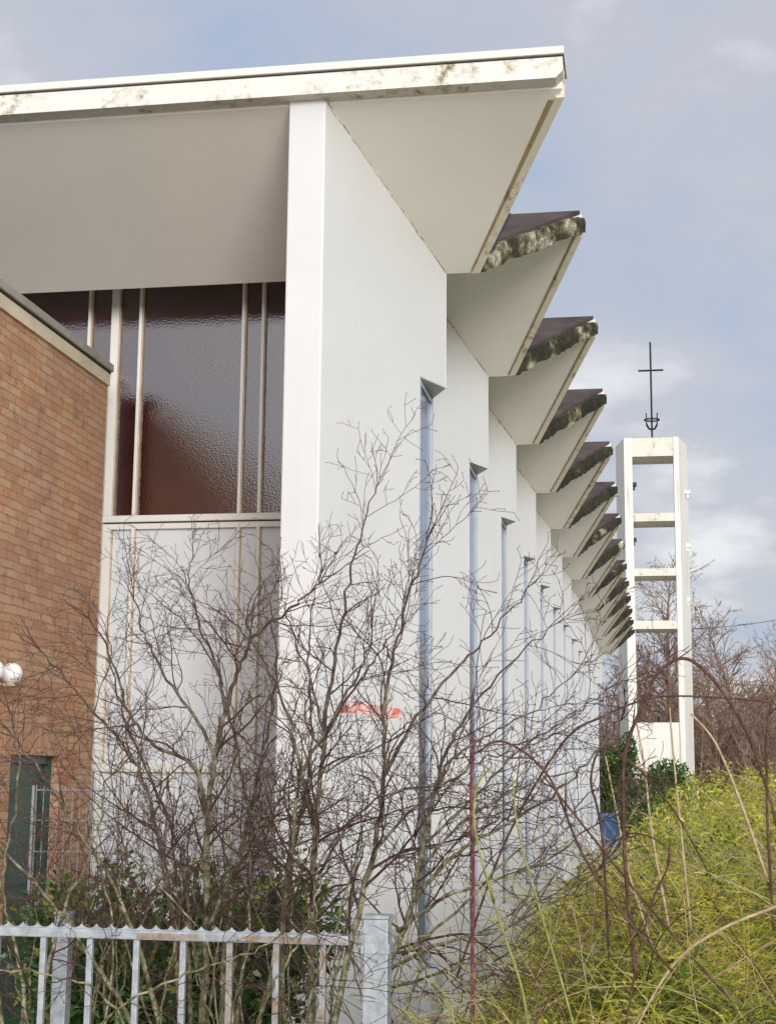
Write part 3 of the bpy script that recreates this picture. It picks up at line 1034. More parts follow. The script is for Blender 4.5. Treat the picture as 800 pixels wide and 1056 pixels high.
# serrated strip: concave scallops between sharp points
m = MB()
sp = 0.0496
x = gx0
poly = []
zt = gz_t - 0.006
while x < gx1 - sp:
    for t in (0, .12, .28, .5, .72, .88):
        h = 0.014 * (abs(t - .5) * 2) ** 2.6 + 0.002
        poly.append((x + t * sp, h))
    x += sp
poly.append((x, 0.016))
for i in range(len(poly) - 1):
    (xa, ha), (xb, hb) = poly[i], poly[i + 1]
    m.prism([(xa, GY - 0.001, zt), (xb, GY - 0.001, zt), (xb, GY - 0.001, zt + hb), (xa, GY - 0.001, zt + ha)], (0, 0.004, 0))
m.build('serrated_strip', M['galv'], rail)
pale_px = [45 + 48 * i for i in range(-4, 7)]
first = None
for i, px in enumerate(pale_px):
    xx = at(px, 978, GY).x
    m = MB()
    m.box(xx - 0.0095, xx + 0.0095, GY - 0.006, GY + 0.013, 0.10, gz_b - 0.001, bev=0.002)
    m.build('pale', M['galv_rust'] if i >= len(pale_px) - 3 else M['galv_clean'], gate)
m = MB(); m.box(gx0, gx1, GY - 0.018, GY + 0.022, 0.06, 0.098, bev=0.003)
m.build('bottom_rail', M['galv'], gate)

def post(px, py, Y, w, lab):
    p = at(px, py, Y)
    t_ = thing('gate_post', (p.x, Y, 0), lab, 'post')
    m = MB(); m.box(p.x - w / 2, p.x + w / 2, Y - w / 2, Y + w / 2, -0.1, p.z - 0.012, bev=0.004)
    m.build('shaft', M['galv_clean'], t_)
    m = MB(); m.box(p.x - w / 2 - .003, p.x + w / 2 + .003, Y - w / 2 - .003, Y + w / 2 + .003, p.z - 0.011, p.z, bev=0.002)
    m.build('cap', M['galv_clean'], t_)
    m = MB(); m.box(p.x - w / 2 - .005, p.x + w / 2 + .005, Y - w / 2 - .005, Y + w / 2 + .005, p.z - 0.115, p.z - 0.085, bev=0.002)
    m.build('hinge_band', M['galv_clean'], t_)
    return t_
post(389.5, 943, 4.82, 0.078, 'square galvanised post to the right of the rail end, before the white wall')
post(67, 940, 5.9, 0.06, 'galvanised post standing behind the serrated rail at left')

# welded mesh fence beside the annex
mf = thing('mesh_fence', (-4.0, 9.6, 0), 'pale welded wire mesh panel standing before the green door', 'fence')
m = MB()
MY = 9.6
x0_, x1_ = at(38, 815, MY).x, at(118, 815, MY).x
zt_ = at(60, 815, MY).z
i = 0
while x0_ + i * 0.05 <= x1_ + 0.001:
    xx = x0_ + i * 0.05
    m.tube([(xx, MY, 0.05), (xx, MY, zt_ + 0.03)], 0.0032, 5)
    i += 1
zz = 0.1
while zz <= zt_ + 0.001:
    m.tube([(x0_, MY - 0.006, zz), (x1_ + 0.02, MY - 0.006, zz)], 0.004, 5)
    zz += 0.2
m.tube([(x0_, MY - 0.006, zt_), (x1_ + 0.02, MY - 0.006, zt_)], 0.005, 5)
m.build('mesh', M['wire'], mf)
for xx in (x0_ - 0.02, x1_ + 0.04):
    m = MB(); m.box(xx - 0.008, xx + 0.008, MY - 0.01, MY + 0.01, 0, zt_ + 0.03, bev=0.002)
    m.build('post', M['wire'], mf)

# ------------------------------------------------------------------ branches
def catmull(pts, per=5):
    P = [pts[0] * 2 - pts[1]] + pts + [pts[-1] * 2 - pts[-2]]
    out = []
    for i in range(1, len(P) - 2):
        a, b2, c_, d = P[i - 1], P[i], P[i + 1], P[i + 2]
        for k in range(per):
            t = k / per
            out.append(0.5 * ((2 * b2) + (c_ - a) * t + (2 * a - 5 * b2 + 4 * c_ - d) * t * t + (3 * b2 - a - 3 * c_ + d) * t ** 3))
    out.append(P[-2])
    return out


def rvec(rg): return Vector((rg.gauss(0, 1), rg.gauss(0, 1), rg.gauss(0, 1)))


def grow(mb, rg, p, d, L, r, level, cfg):
    """a branch that wanders, tapers and carries finer ones"""
    step = cfg['step'][level]
    n = max(2, int(L / step))
    pts = [p.copy()]; rads = [r]
    q_ = p.copy(); d = d.normalized()
    nodes = []
    r_end = max(cfg['rmin'], r * (0.42 if level < cfg['depth'] else 0.55))
    zig = rg.choice((-1, 1))
    side = d.orthogonal().normalized()
    for i in range(n):
        zig = -zig
        d = (d + side * zig * cfg['zig'] + rvec(rg) * cfg['wob'] + Vector((0, 0, cfg['trop'])) ).normalized()
        q_ = q_ + d * (L / n)
        pts.append(q_.copy()); rads.append(r + (r_end - r) * (i + 1) / n)
        nodes.append((q_.copy(), d.copy(), rads[-1], (i + 1) / n))
    mb.tube(pts, rads, 5 if r > 0.006 * cfg['scale'] else 3, 0, cap=False)
    if level >= cfg['depth']:
        if cfg.get('bud') and rg.random() < cfg['bud']:
            mb.sphere(pts[-1], (cfg['rmin'] * 1.6, cfg['rmin'] * 1.6, cfg['rmin'] * 3.2), 5, 4)
        return
    for (c_, dd, rr, t) in nodes:
        if t < 0.18: continue
        k = cfg['kids'][level]
        cnt = int(k) + (1 if rg.random() < k - int(k) else 0)
        for _ in range(cnt):
            ax = dd.cross(rvec(rg)).normalized()
            ang = math.radians(rg.uniform(*cfg['ang']))
            nd = (dd * math.cos(ang) + ax * math.sin(ang)).normalized()
            grow(mb, rg, c_, nd, L * rg.uniform(*cfg['lenf']) * (1.1 - 0.5 * t), max(cfg['rmin'], rr * cfg['rf']), level + 1, cfg)


def stems(name_lab, base_px, guides, seed, cfg, Y0, lab, group=None):
    """bare multi-stemmed shrub; guides = lists of (px, py, depth) with a start radius"""
    rg = random.Random(seed)
    root = thing('bare_shrub', base_px, lab, 'shrub', group)
    ms, mt = MB(), MB()
    for pts, r_a, r_b in guides:
        P = catmull([at(*q) for q in pts], 6)
        L = sum((P[i + 1] - P[i]).length for i in range(len(P) - 1))
        jit = 0.006
        P = [p + rvec(rg) * jit * (0.3 + i / len(P)) for i, p in enumerate(P)]
        rads = [(r_a * .8) + (r_b - r_a * .8) * (i / (len(P) - 1)) ** .8 for i in range(len(P))]
        ms.tube(P, rads, 7)
        acc = 0
        for i in range(1, len(P)):
            seg = P[i] - P[i - 1]; acc += seg.length
            t = acc / L
            if t < cfg['bare']: continue
            k = cfg['side'] * seg.length * (0.2 if r_b == .00201 else 1)
            cnt = int(k) + (1 if rg.random() < k - int(k) else 0)
            for _ in range(cnt):
                dd = seg.normalized()
                ax = dd.cross(rvec(rg)).normalized()
                ang = math.radians(rg.uniform(25, 65))
                nd = dd * math.cos(ang) + ax * math.sin(ang)
                grow(mt, rg, P[i] - seg * rg.random(), nd, rg.uniform(0.22, 0.62) * (1.15 - 0.55 * t) * cfg['twl'], min(rads[i] * 0.55, 0.0062), 0, cfg)
        # leader continues as fine twigs
        for _ in range(3):
            grow(mt, rg, P[-1], (P[-1] - P[-3]).normalized() + rvec(rg) * 0.25, rg.uniform(0.15, 0.35), r_b * 0.9, 0, cfg)
    ms.build('stems', M['old_stem'], root, smooth=True, fix=False)
    mt.build('twigs', M['twig'], root, smooth=False, fix=False)
    return root


cfg = dict(step=[0.034, 0.028, 0.026], rmin=0.00105, depth=2, zig=0.12, wob=0.13, trop=0.02, kids=[0.62, 0.52], ang=(28, 65),
           lenf=(0.30, 0.62), rf=0.62, scale=1.0, bud=0.5, bare=0.24, side=11, twl=1.1)

gA = [
    ([(205, 1120, 6.4), (213, 960, 6.4), (214, 850, 6.35), (222, 780, 6.3), (232, 735, 6.3), (247, 690, 6.3), (262, 655, 6.3), (300, 628, 6.2), (330, 600, 6.2)], 0.022, 0.004),
    ([(214, 850, 6.35), (200, 790, 6.4), (160, 770, 6.5), (135, 735, 6.5), (120, 690, 6.5), (90, 640, 6.6)], 0.014, 0.004),
    ([(222, 780, 6.3), (205, 745, 6.3), (172, 700, 6.3), (152, 660, 6.3), (138, 620, 6.3)], 0.012, 0.003),
    ([(232, 735, 6.3), (225, 690, 6.3), (205, 640, 6.3), (195, 600, 6.3), (196, 578, 6.3)], 0.010, 0.002),
    ([(190, 1120, 6.6), (180, 960, 6.7), (165, 870, 6.8), (150, 810, 6.8), (120, 760, 6.8), (80, 715, 6.9), (40, 670, 6.9)], 0.018, 0.004),
    ([(180, 1120, 6.2), (150, 1000, 6.1), (125, 930, 6.0), (85, 860, 6.0), (45, 800, 6.0), (15, 760, 6.0)], 0.016, 0.004),
    ([(225, 1120, 6.5), (232, 980, 6.6), (248, 880, 6.7), (262, 820, 6.7), (275, 760, 6.8), (285, 700, 6.8), (282, 650, 6.8), (275, 615, 6.8)], 0.018, 0.003),
    ([(250, 1120, 6.1), (290, 960, 6.0), (300, 880, 5.9), (312, 800, 5.9), (345, 740, 5.9), (372, 690, 5.9), (385, 650, 5.9)], 0.016, 0.003),
    ([(213, 960, 6.4), (240, 900, 6.2), (262, 860, 6.1), (300, 815, 6.0), (345, 790, 6.0), (400, 765, 6.0)], 0.012, 0.003),
    ([(170, 1120, 6.0), (110, 1010, 5.8), (60, 940, 5.7), (20, 890, 5.6), (-30, 850, 5.6)], 0.014, 0.004),
    ([(200, 1120, 7.0), (195, 990, 7.1), (190, 900, 7.2), (172, 840, 7.2), (150, 790, 7.2), (128, 740, 7.2), (118, 700, 7.2), (112, 660, 7.2)], 0.016, 0.003),
    ([(235, 1120, 7.2), (255, 960, 7.3), (258, 860, 7.3), (248, 790, 7.3), (235, 730, 7.3), (218, 680, 7.3), (180, 630, 7.3)], 0.016, 0.003),
]
rs_ = random.Random(99)


def suckers(n, x0, x1, Ya, Yb, ytop):
    out = []
    for _ in range(n):
        bx = rs_.uniform(x0, x1); Yd = rs_.uniform(Ya, Yb)
        lean = rs_.gauss(0, 70); top = rs_.uniform(*ytop)
        cv = rs_.gauss(0, 25)
        pts = [(bx, 1130, Yd)]
        for t in (.25, .5, .75, 1):
            pts.append((bx + lean * t ** 1.4 + cv * math.sin(t * 3.1) + rs_.gauss(0, 6), 1130 + (top - 1130) * t, Yd + rs_.gauss(0, .05) + .2 * t))
        out.append((pts, rs_.uniform(.004, .010), .00201))
    return out


gA += suckers(24, 40, 310, 5.7, 7.3, (760, 930))
stems('a', at(205, 1120, 6.4) * 1.0, gA, 11, cfg, 6.4, 'leafless multi-stemmed shrub before the maroon window, behind the serrated rail')
gB = [
    ([(318, 1130, 6.0), (322, 960, 6.0), (325, 860, 6.0), (335, 760, 6.0), (345, 680, 6.0), (358, 610, 6.0), (372, 555, 6.0), (388, 500, 6.0)], 0.020, 0.002),
    ([(330, 1130, 5.8), (360, 980, 5.8), (385, 880, 5.8), (396, 800, 5.8), (396, 730, 5.8), (410, 660, 5.8), (428, 600, 5.8), (440, 555, 5.8)], 0.019, 0.003),
    ([(396, 800, 5.8), (430, 740, 5.7), (470, 690, 5.7), (505, 655, 5.7), (540, 610, 5.7)], 0.011, 0.002),
    ([(345, 1130, 5.6), (395, 1010, 5.6), (425, 930, 5.6), (440, 850, 5.6), (455, 790, 5.6), (480, 740, 5.6), (520, 690, 5.6), (565, 650, 5.6)], 0.018, 0.002),
    ([(425, 930, 5.6), (470, 880, 5.5), (520, 850, 5.5), (570, 820, 5.5), (610, 780, 5.5), (640, 740, 5.5)], 0.011, 0.003),
    ([(410, 960, 5.6), (460, 925, 5.4), (520, 905, 5.4), (570, 885, 5.4), (615, 850, 5.4)], 0.010, 0.003),
    ([(400, 1000, 5.6), (450, 975, 5.3), (510, 960, 5.3), (570, 930, 5.3), (620, 900, 5.3)], 0.010, 0.003),
    ([(325, 860, 6.0), (310, 790, 6.1), (295, 730, 6.2), (270, 680, 6.2), (240, 640, 6.2)], 0.012, 0.003),
    ([(335, 760, 6.0), (365, 710, 6.0), (395, 670, 6.0), (420, 620, 6.0)], 0.008, 0.002),
    ([(300, 1130, 6.5), (290, 980, 6.6), (300, 880, 6.6), (318, 800, 6.6), (322, 720, 6.6), (318, 650, 6.6), (330, 590, 6.6)], 0.016, 0.002),
    ([(440, 850, 5.6), (455, 800, 5.5), (470, 780, 5.5), (500, 760, 5.5), (545, 735, 5.5), (590, 700, 5.5)], 0.009, 0.002),
    ([(385, 880, 5.8), (420, 840, 5.9), (470, 800, 5.9), (520, 775, 5.9), (570, 755, 5.9)], 0.009, 0.002),
    ([(335, 760, 6.0), (320, 700, 5.9), (300, 650, 5.9), (290, 610, 5.9)], 0.008, 0.002),
]
gB += [
    ([(430, 900, 5.6), (475, 850, 5.4), (530, 815, 5.3), (580, 800, 5.3), (620, 790, 5.3)], 0.008, 0.002),
    ([(415, 985, 5.5), (470, 940, 5.3), (530, 880, 5.2), (575, 850, 5.2), (612, 815, 5.2)], 0.008, 0.002),
    ([(440, 870, 5.6), (490, 820, 5.6), (540, 770, 5.6), (585, 740, 5.6), (625, 715, 5.6)], 0.007, 0.002),
    ([(400, 1020, 5.5), (465, 1000, 5.2), (530, 985, 5.1), (590, 950, 5.1)], 0.008, 0.002),
    ([(330, 900, 5.9), (360, 850, 5.7), (400, 820, 5.6), (450, 810, 5.5), (500, 812, 5.5)], 0.008, 0.002),
]
gB += suckers(14, 290, 410, 5.4, 6.6, (780, 940))
cfgB = dict(cfg); cfgB.update(side=11, trop=0.012)
stems('b', at(320, 1130, 6.0) * 1.0, gB, 23, cfgB, 6.0, 'leafless spreading shrub reaching right across the white slot-window panels')
gC = [
    ([(40, 1130, 5.4), (20, 1000, 5.4), (5, 930, 5.4), (-20, 860, 5.4)], 0.012, 0.003),
    ([(30, 1130, 5.5), (45, 1020, 5.5), (70, 930, 5.5), (100, 860, 5.5), (110, 800, 5.5)], 0.012, 0.003),
    ([(10, 1130, 5.3), (-5, 960, 5.3), (8, 880, 5.3), (20, 800, 5.3), (12, 740, 5.3)], 0.011, 0.003),
]
gC += [
    ([(150, 1130, 4.95), (120, 1040, 4.7), (70, 1010, 4.62), (10, 1000, 4.6), (-30, 1005, 4.6)], 0.006, 0.002),
    ([(60, 1130, 4.95), (110, 1050, 4.68), (180, 1010, 4.6), (250, 985, 4.6), (310, 960, 4.62)], 0.006, 0.002),
    ([(240, 1130, 4.95), (270, 1040, 4.68), (300, 985, 4.62), (325, 930, 4.62), (332, 880, 4.65)], 0.006, 0.002),
]
cfgC = dict(cfg); cfgC.update(side=8)
stems('c', at(30, 1130, 5.4) * 1.0, gC, 31, cfgC, 5.4, 'small reddish leafless shrub at the far left before the green door')

# ------------------------------------------------------------------ single canes
def cane(pts, ra, rb, mat, lab, seed=1, thorns=True):
    rg = random.Random(seed)
    P = catmull([at(*q) for q in pts], 8)
    base = P[0]
    root = thing('bramble_cane', (base.x, base.y, 0), lab, 'bramble')
    m = MB()
    n = len(P)
    rads = [ra + (rb - ra) * i / (n - 1) for i in range(n)]
    m.tube(P, rads, 7)
    if thorns:
        t_ = m
        for i in range(2, n - 1):
            if rg.random() < 0.6:
                d = (P[i] - P[i - 1]).normalized()
                s_ = d.cross(rvec(rg)).normalized()
                t_.tube([P[i], P[i] + s_ * (rads[i] + 0.008) - d * 0.004], [0.0022, 0.0004], 3)
        for _ in range(3):
            i = rg.randrange(n // 3, n - 2)
            d = (P[i + 1] - P[i]).normalized()
            s_ = (d + d.cross(rvec(rg)).normalized() * 0.9).normalized()
            t_.tube([P[i], P[i] + s_ * 0.06, P[i] + s_ * 0.11 + Vector((0, 0, .01))], [0.0025, 0.002, 0.001], 4)
    m.build('cane', M[mat], root, smooth=True, fix=False)
    return root

cane([(655, 1010, 5.0), (645, 900, 5.0), (642, 807, 5.0), (646, 769, 5.0), (657, 739, 5.0), (676, 697, 5.0), (704, 679, 5.0), (734, 700, 5.0), (767, 750, 5.0), (786, 800, 5.0), (800, 850, 5.0), (812, 920, 5.0)], 0.0062, 0.005, 'cane_brown',
     'thick brown bramble cane arching in front of the bell tower', 1)
cane([(628, 990, 5.2), (622, 880, 5.2), (616, 835, 5.2), (609, 807, 5.2), (614, 780, 5.2), (624, 772, 5.2), (649, 785, 5.2), (671, 807, 5.2), (700, 845, 5.2), (730, 900, 5.2)], 0.0045, 0.003, 'cane_brown',
     'dark bramble cane looping low at the far end of the white wall', 2)
cane([(470, 1010, 5.4), (520, 870, 5.4), (580, 766, 5.4), (621, 739, 5.4), (662, 722, 5.4), (690, 718, 5.4), (734, 719, 5.4), (789, 724, 5.4), (830, 735, 5.4)], 0.0045, 0.003, 'cane_brown',
     'long thin brown cane lying nearly level across both tower legs', 3)
cane([(797, 960, 4.8), (791, 850, 4.8), (790, 780, 4.8), (791, 745, 4.8), (799, 715, 4.8), (815, 690, 4.8)], 0.0045, 0.003, 'cane_brown',
     'upright dark bramble cane at the right margin of the photo', 4)
cane([(712, 736, 6.0), (734, 761, 6.0), (750, 794, 6.0), (767, 838, 6.0), (790, 905, 6.0)][::-1], 0.006, 0.004, 'cane_tan',
     'pale straw coloured cane leaning left beside the right tower leg', 5, False)
cane([(488, 1100, 4.9), (487, 1000, 4.9), (488, 900, 4.9), (486, 820, 4.9), (489, 762, 4.9)], 0.006, 0.0045, 'cane_red',
     'upright red purple cane standing before the second slot window', 6)
cane([(549, 1090, 4.6), (538, 1020, 4.6), (520, 965, 4.6), (500, 900, 4.6), (489, 850, 4.6), (492, 810, 4.6), (507, 790, 4.6)], 0.0045, 0.003, 'cane_green',
     'thin green cane curving up beside the red purple cane', 7)
cane([(600, 1090, 4.5), (578, 1010, 4.5), (560, 950, 4.5), (535, 860, 4.5), (528, 800, 4.5)], 0.004, 0.0025, 'cane_green',
     'thinner yellow green cane right of the curving green one', 8)
cane([(640, 1090, 4.6), (655, 1000, 4.6), (672, 930, 4.6), (690, 880, 4.6), (648, 860, 4.7), (600, 900, 4.8)], 0.0035, 0.002, 'cane_brown',
     'bent brown cane hooked over the middle of the green thicket', 9)
cane([(700, 1010, 4.6), (640, 940, 4.6), (600, 880, 4.6), (565, 800, 4.6), (520, 765, 4.6), (492, 775, 4.6)], 0.0045, 0.003, 'cane_brown',
     'reddish brown cane slanting up left out of the green thicket', 10)
cane([(560, 800, 5.0), (600, 850, 5.0), (640, 900, 5.0), (690, 960, 5.0), (760, 1040, 5.0)][::-1], 0.0045, 0.003, 'cane_brown',
     'brown cane slanting down right across the green thicket', 12)
for i, (pts, lab) in enumerate([
    ([(812, 930, 4.7), (740, 960, 4.7), (690, 1000, 4.7), (640, 1090, 4.7)], 'tan cane arching across the lower right of the thicket'),
    ([(690, 960, 5.6), (672, 860, 5.6), (664, 790, 5.6), (655, 740, 5.6)], 'pale upright cane in front of the tower base panel, left'),
    ([(712, 960, 5.6), (702, 860, 5.6), (694, 780, 5.6), (690, 730, 5.6)], 'pale upright cane in front of the tower base panel, right'),
    ([(680, 1000, 5.6), (648, 900, 5.6), (636, 840, 5.6), (624, 780, 5.6)], 'pale cane leaning left past the blue bin')]):
    cane(pts, 0.005, 0.003, 'cane_tan', lab, 20 + i, False)

# faded barrier tape caught in the spreading shrub
tp = [at(349, 736, 6.3), at(362, 735, 6.28), at(380, 738, 6.33), at(397, 740, 6.3), at(413, 743, 6.34)]
m = MB()
P = catmull(tp, 6)
for i in range(len(P) - 1):
    a, b2 = P[i], P[i + 1]
    h = Vector((0, 0.004 * math.sin(i * 1.3), 0.048))
    h2 = Vector((0, 0.004 * math.sin((i + 1) * 1.3), 0.048))
    m.prism([a, b2, b2 + h2, a + h], (0, 0.002, 0))
label(m.build('barrier_tape', M['tape']), 'faded red barrier tape strung in the bare twigs before the white panel', 'tape')

# ------------------------------------------------------------------ thicket at right
rng = np.random.default_rng(4)


def thick_top(x, y):
    """height of the undergrowth right of the church"""
    e = np.clip((x + 1.47 - 0.06 * (y - 5)) / 0.95, 0, 1)
    e = e * e * (3 - 2 * e)
    top = 1.20 + 0.034 * (y - 4) + 0.12 * np.clip(x, -1, 3)
    lump = 0.09 * np.sin(2.3 * x + 1.1 * y) + 0.10 * np.sin(3.7 * x - 2.1 * y + 1) + 0.07 * np.sin(7 * x + 5 * y) + 0.05 * np.sin(11 * x - 8 * y)
    return np.maximum(0.0, e * (top + lump))


xs = np.linspace(-1.6, 9, 62); ys = np.linspace(3.9, 24, 90)
X, Y = np.meshgrid(xs, ys)
Zt = thick_top(X, Y) * np.clip((Y - 3.9) / 1.0, 0, 1) - 0.24
Zt += rng.normal(0, 0.012, Zt.shape) - 0.24
vs = np.stack([X, Y, Zt], -1).reshape(-1, 3)
nx, ny = len(xs), len(ys)
fs = [(j * nx + i, j * nx + i + 1, (j + 1) * nx + i + 1, (j + 1) * nx + i) for j in range(ny - 1) for i in range(nx - 1)]
m = MB(); m.add(vs.tolist(), fs)
o = m.build('bank', M['core'], smooth=True)
label(o, kind='structure')


def scatter_thicket(n, y0, y1, x0, x1, pw=1.0):
    y = y0 + (y1 - y0) * rng.random(n) ** pw
    x = x0 + (x1 - x0) * rng.random(n)
    t = thick_top(x, y) * np.clip((y - 3.9) / 1.0, 0.15, 1)
    keep = t > 0.12
    x, y, t = x[keep], y[keep], t[keep]
    z = t - np.abs(rng.normal(0, 0.19, len(x))) + 0.05
    return np.stack([x, y, np.maximum(z, 0.03)], -1)


def dirs_up(n, up_, spread=1.0):
    d = rng.normal(0, spread, (n, 3)); d[:, 2] = np.abs(d[:, 2]) * 0.5 + up_
    return d


p = np.concatenate([scatter_thicket(110000, 4.0, 9.5, -1.55, 3.6, 1.3), scatter_thicket(60000, 3.9, 5.6, -1.55, 2.0)])
o = leaf_mesh('bramble_leaves', M['leaf_yg'], p, dirs_up(len(p), 0.35), rng.uniform(0.03, 0.085, len(p)), rng.uniform(0.006, 0.012, len(p)), seed=1)
label(o, 'dense yellow green undergrowth of narrow leaves right of the white wall', 'undergrowth', kind='stuff')
p = scatter_thicket(50000, 9.5, 24, -1.1, 8.5, 1.2)
o = leaf_mesh('far_undergrowth', M['leaf_yg'], p, dirs_up(len(p), 0.35), rng.uniform(0.05, 0.12, len(p)), rng.uniform(0.012, 0.026, len(p)), seed=2)
label(o, 'paler undergrowth along the top of the bank toward the tower', 'undergrowth', kind='stuff')
p = scatter_thicket(15000, 4.2, 12, -0.7, 4.0, 1.2)
o = leaf_mesh('dog_rose_leaves', M['leaf_mid'], p, dirs_up(len(p), 0.2), rng.uniform(0.03, 0.06, len(p)), rng.uniform(0.015, 0.03, len(p)), seed=3)
label(o, 'scattered fresh green leaves among the yellow green undergrowth', 'undergrowth', kind='stuff')
p = scatter_thicket(16000, 4.0, 9, -1.6, 3.2, 1.2)
o = leaf_mesh('dead_grass', M['leaf_dead'], p, dirs_up(len(p), 0.5), rng.uniform(0.08, 0.22, len(p)), rng.uniform(0.004, 0.008, len(p)), seed=4)
label(o, 'dry straw and dead blades woven through the undergrowth', 'dead grass', kind='stuff')

# tangle of fine arching stems over the thicket
def tangle(name, n, mat, lab, rlo, rhi, seed, y0=4.1, y1=10, x0=-1.0, x1=3.6, llo=.5, lhi=1.3):
    rg = random.Random(seed)
    m = MB()
    for _ in range(n):
        y = y0 + (y1 - y0) * rg.random() ** 1.4; x = rg.uniform(x0, x1)
        z = float(thick_top(np.array(x), np.array(y)))
        if z < 0.15: continue
        z -= rg.uniform(0.1, 0.45)
        a = rg.uniform(0, 2 * math.pi)
        d = Vector((math.cos(a) * .7, math.sin(a) * .4, rg.uniform(.5, 1.3))).normalized()
        L = rg.uniform(llo, lhi)
        p = Vector((x, y, max(z, 0.02)))
        pts = [p]
        k = 8
        bend = rg.uniform(0.06, 0.22)
        for i in range(k):
            d = (d + Vector((0, 0, -bend)) + rvec(rg) * 0.07).normalized()
            p = p + d * (L / k); pts.append(p)
        r = rg.uniform(rlo, rhi)
        m.tube(pts, [r * (1 - .6 * i / k) for i in range(k + 1)], 4, cap=False)
        for i in (3, 5, 6):
            if rg.random() < .5:
                dd = (d + rvec(rg) * .6).normalized()
                m.tube([pts[i], pts[i] + dd * .06, pts[i] + dd * .14], [r * .5, r * .4, r * .25], 3, cap=False)
    label(m.build(name, M[mat], fix=False, smooth=True), lab, 'stems', kind='stuff')
def shoots(name, n, mat, lab, seed, y0, y1, x0, x1, pw, L, rr):
    rg = random.Random(seed)
    m = MB()
    for _ in range(n):
        y = y0 + (y1 - y0) * rg.random() ** pw; x = rg.uniform(x0, x1)
        z = float(thick_top(np.array(x), np.array(y))) * min(1.0, max(.15, (y - 3.9)))
        if z < 0.1: continue
        a = rg.gauss(0.9, 1.3)
        d = Vector((math.cos(a) * .8, -abs(math.sin(a)) * .4, rg.uniform(.6, 1.7))).normalized()
        p = Vector((x, y, z - rg.uniform(0.05, 0.28)))
        ln = rg.uniform(*L); bend = rg.uniform(.08, .28); k = 6
        pts = [p]
        for i in range(k):
            d = (d + Vector((0, 0, -bend)) + rvec(rg) * .05).normalized()
            p = p + d * ln / k; pts.append(p)
        r = rg.uniform(*rr)
        m.tube(pts, [r * (1 - .7 * i / k) for i in range(k + 1)], 3, cap=False)
    label(m.build(name, M[mat], fix=False, smooth=True), lab, 'shoots', kind='stuff')


M['shoot'] = leafmat('yellow_green_shoot', [(0.0, (0.30, 0.34, 0.05)), (0.5, (0.52, 0.52, 0.08)), (0.85, (0.66, 0.62, 0.18)), (1.0, (0.60, 0.46, 0.24))], 0.5, 0.2)
shoots('broom_shoots', 14000, 'shoot', 'fine yellow green shoots arching out of the near thicket', 61, 3.95, 8, -1.5, 2.6, 1.5, (.22, .6), (.0011, .0022))
shoots('far_shoots', 5000, 'shoot', 'fine yellow green shoots along the far top of the thicket', 62, 8, 18, -1.1, 6.5, 1.2, (.2, .6), (.0016, .0032))
tangle('straw_stems', 520, 'cane_tan', 'straw coloured stems tangled over the green thicket', .0016, .0042, 51, x0=-.6, y0=4.4, lhi=1.1)
tangle('green_stems', 300, 'cane_green', 'thin yellow green stems arching in the thicket', .0014, .0034, 52, x0=-.45, y0=4.4, lhi=.95)
tangle('brown_stems', 420, 'cane_brown', 'fine brown bramble stems tangled at the thicket edge by the wall', .0014, .0034, 53, x0=-1.4, x1=1.2, lhi=.9)
tangle('tall_straw_stems', 60, 'cane_tan', 'taller dry stems standing above the far part of the thicket', .003, .005, 54, y0=6, y1=12, x0=.2, x1=4, llo=.9, lhi=1.5)


# ------------------------------------------------------------------ bushes
def bush(name, c, rad, n, mat, lab, cat, leaf=(0.03, 0.06), wid=(0.015, 0.03), seed=1, core=True, group=None):
    rg = np.random.default_rng(seed)
    root = thing(name, (c[0], c[1], 0), lab, cat, group)
    cv = np.array(c)
    # clumpy crown: several overlapping lobes, leaves through their outer volume
    nl = 14
    lob = rg.normal(0, 0.42, (nl, 3)) * np.array(rad)
    lob[:, 2] = np.abs(lob[:, 2]) * 0.9 - rad[2] * .1
    lr = rg.uniform(0.35, 0.6, nl)
    k = rg.integers(0, nl, n)
    d = rg.normal(size=(n, 3)); d /= np.linalg.norm(d, axis=1, keepdims=True)
    rr = (rg.random((n, 1)) ** 0.4) * lr[k][:, None]
    pts = cv + lob[k] + d * rr * np.array(rad)
    pts[:, 2] = np.maximum(pts[:, 2], 0.03)
    dr = d + rg.normal(0, 0.5, (n, 3)) + np.array([0, 0, .3])
    leaf_mesh('foliage', mat, pts, dr, rg.uniform(*leaf, n), rg.uniform(*wid, n), root, 0.2, seed)
    m = MB()
    r2 = random.Random(seed)
    for i in range(9):
        a = r2.uniform(0, 6.28)
        tgt = Vector(tuple(cv + lob[i % nl] * 0.9))
        m.tube([(c[0] + .06 * math.cos(a), c[1] + .06 * math.sin(a), 0), (Vector((c[0], c[1], 0)) + tgt) / 2 + rvec(r2) * .05, tgt], [.016, .011, .005], 5)
    m.build('stems', M['stem'], root, fix=False)
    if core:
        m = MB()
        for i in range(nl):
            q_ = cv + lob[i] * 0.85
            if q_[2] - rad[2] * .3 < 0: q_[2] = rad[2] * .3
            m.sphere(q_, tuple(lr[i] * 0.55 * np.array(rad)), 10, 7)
        m.build('shade_core', M['bush_core'], root, smooth=True)  # dark solid lobes, their colour stands in for shade inside the foliage
    return root


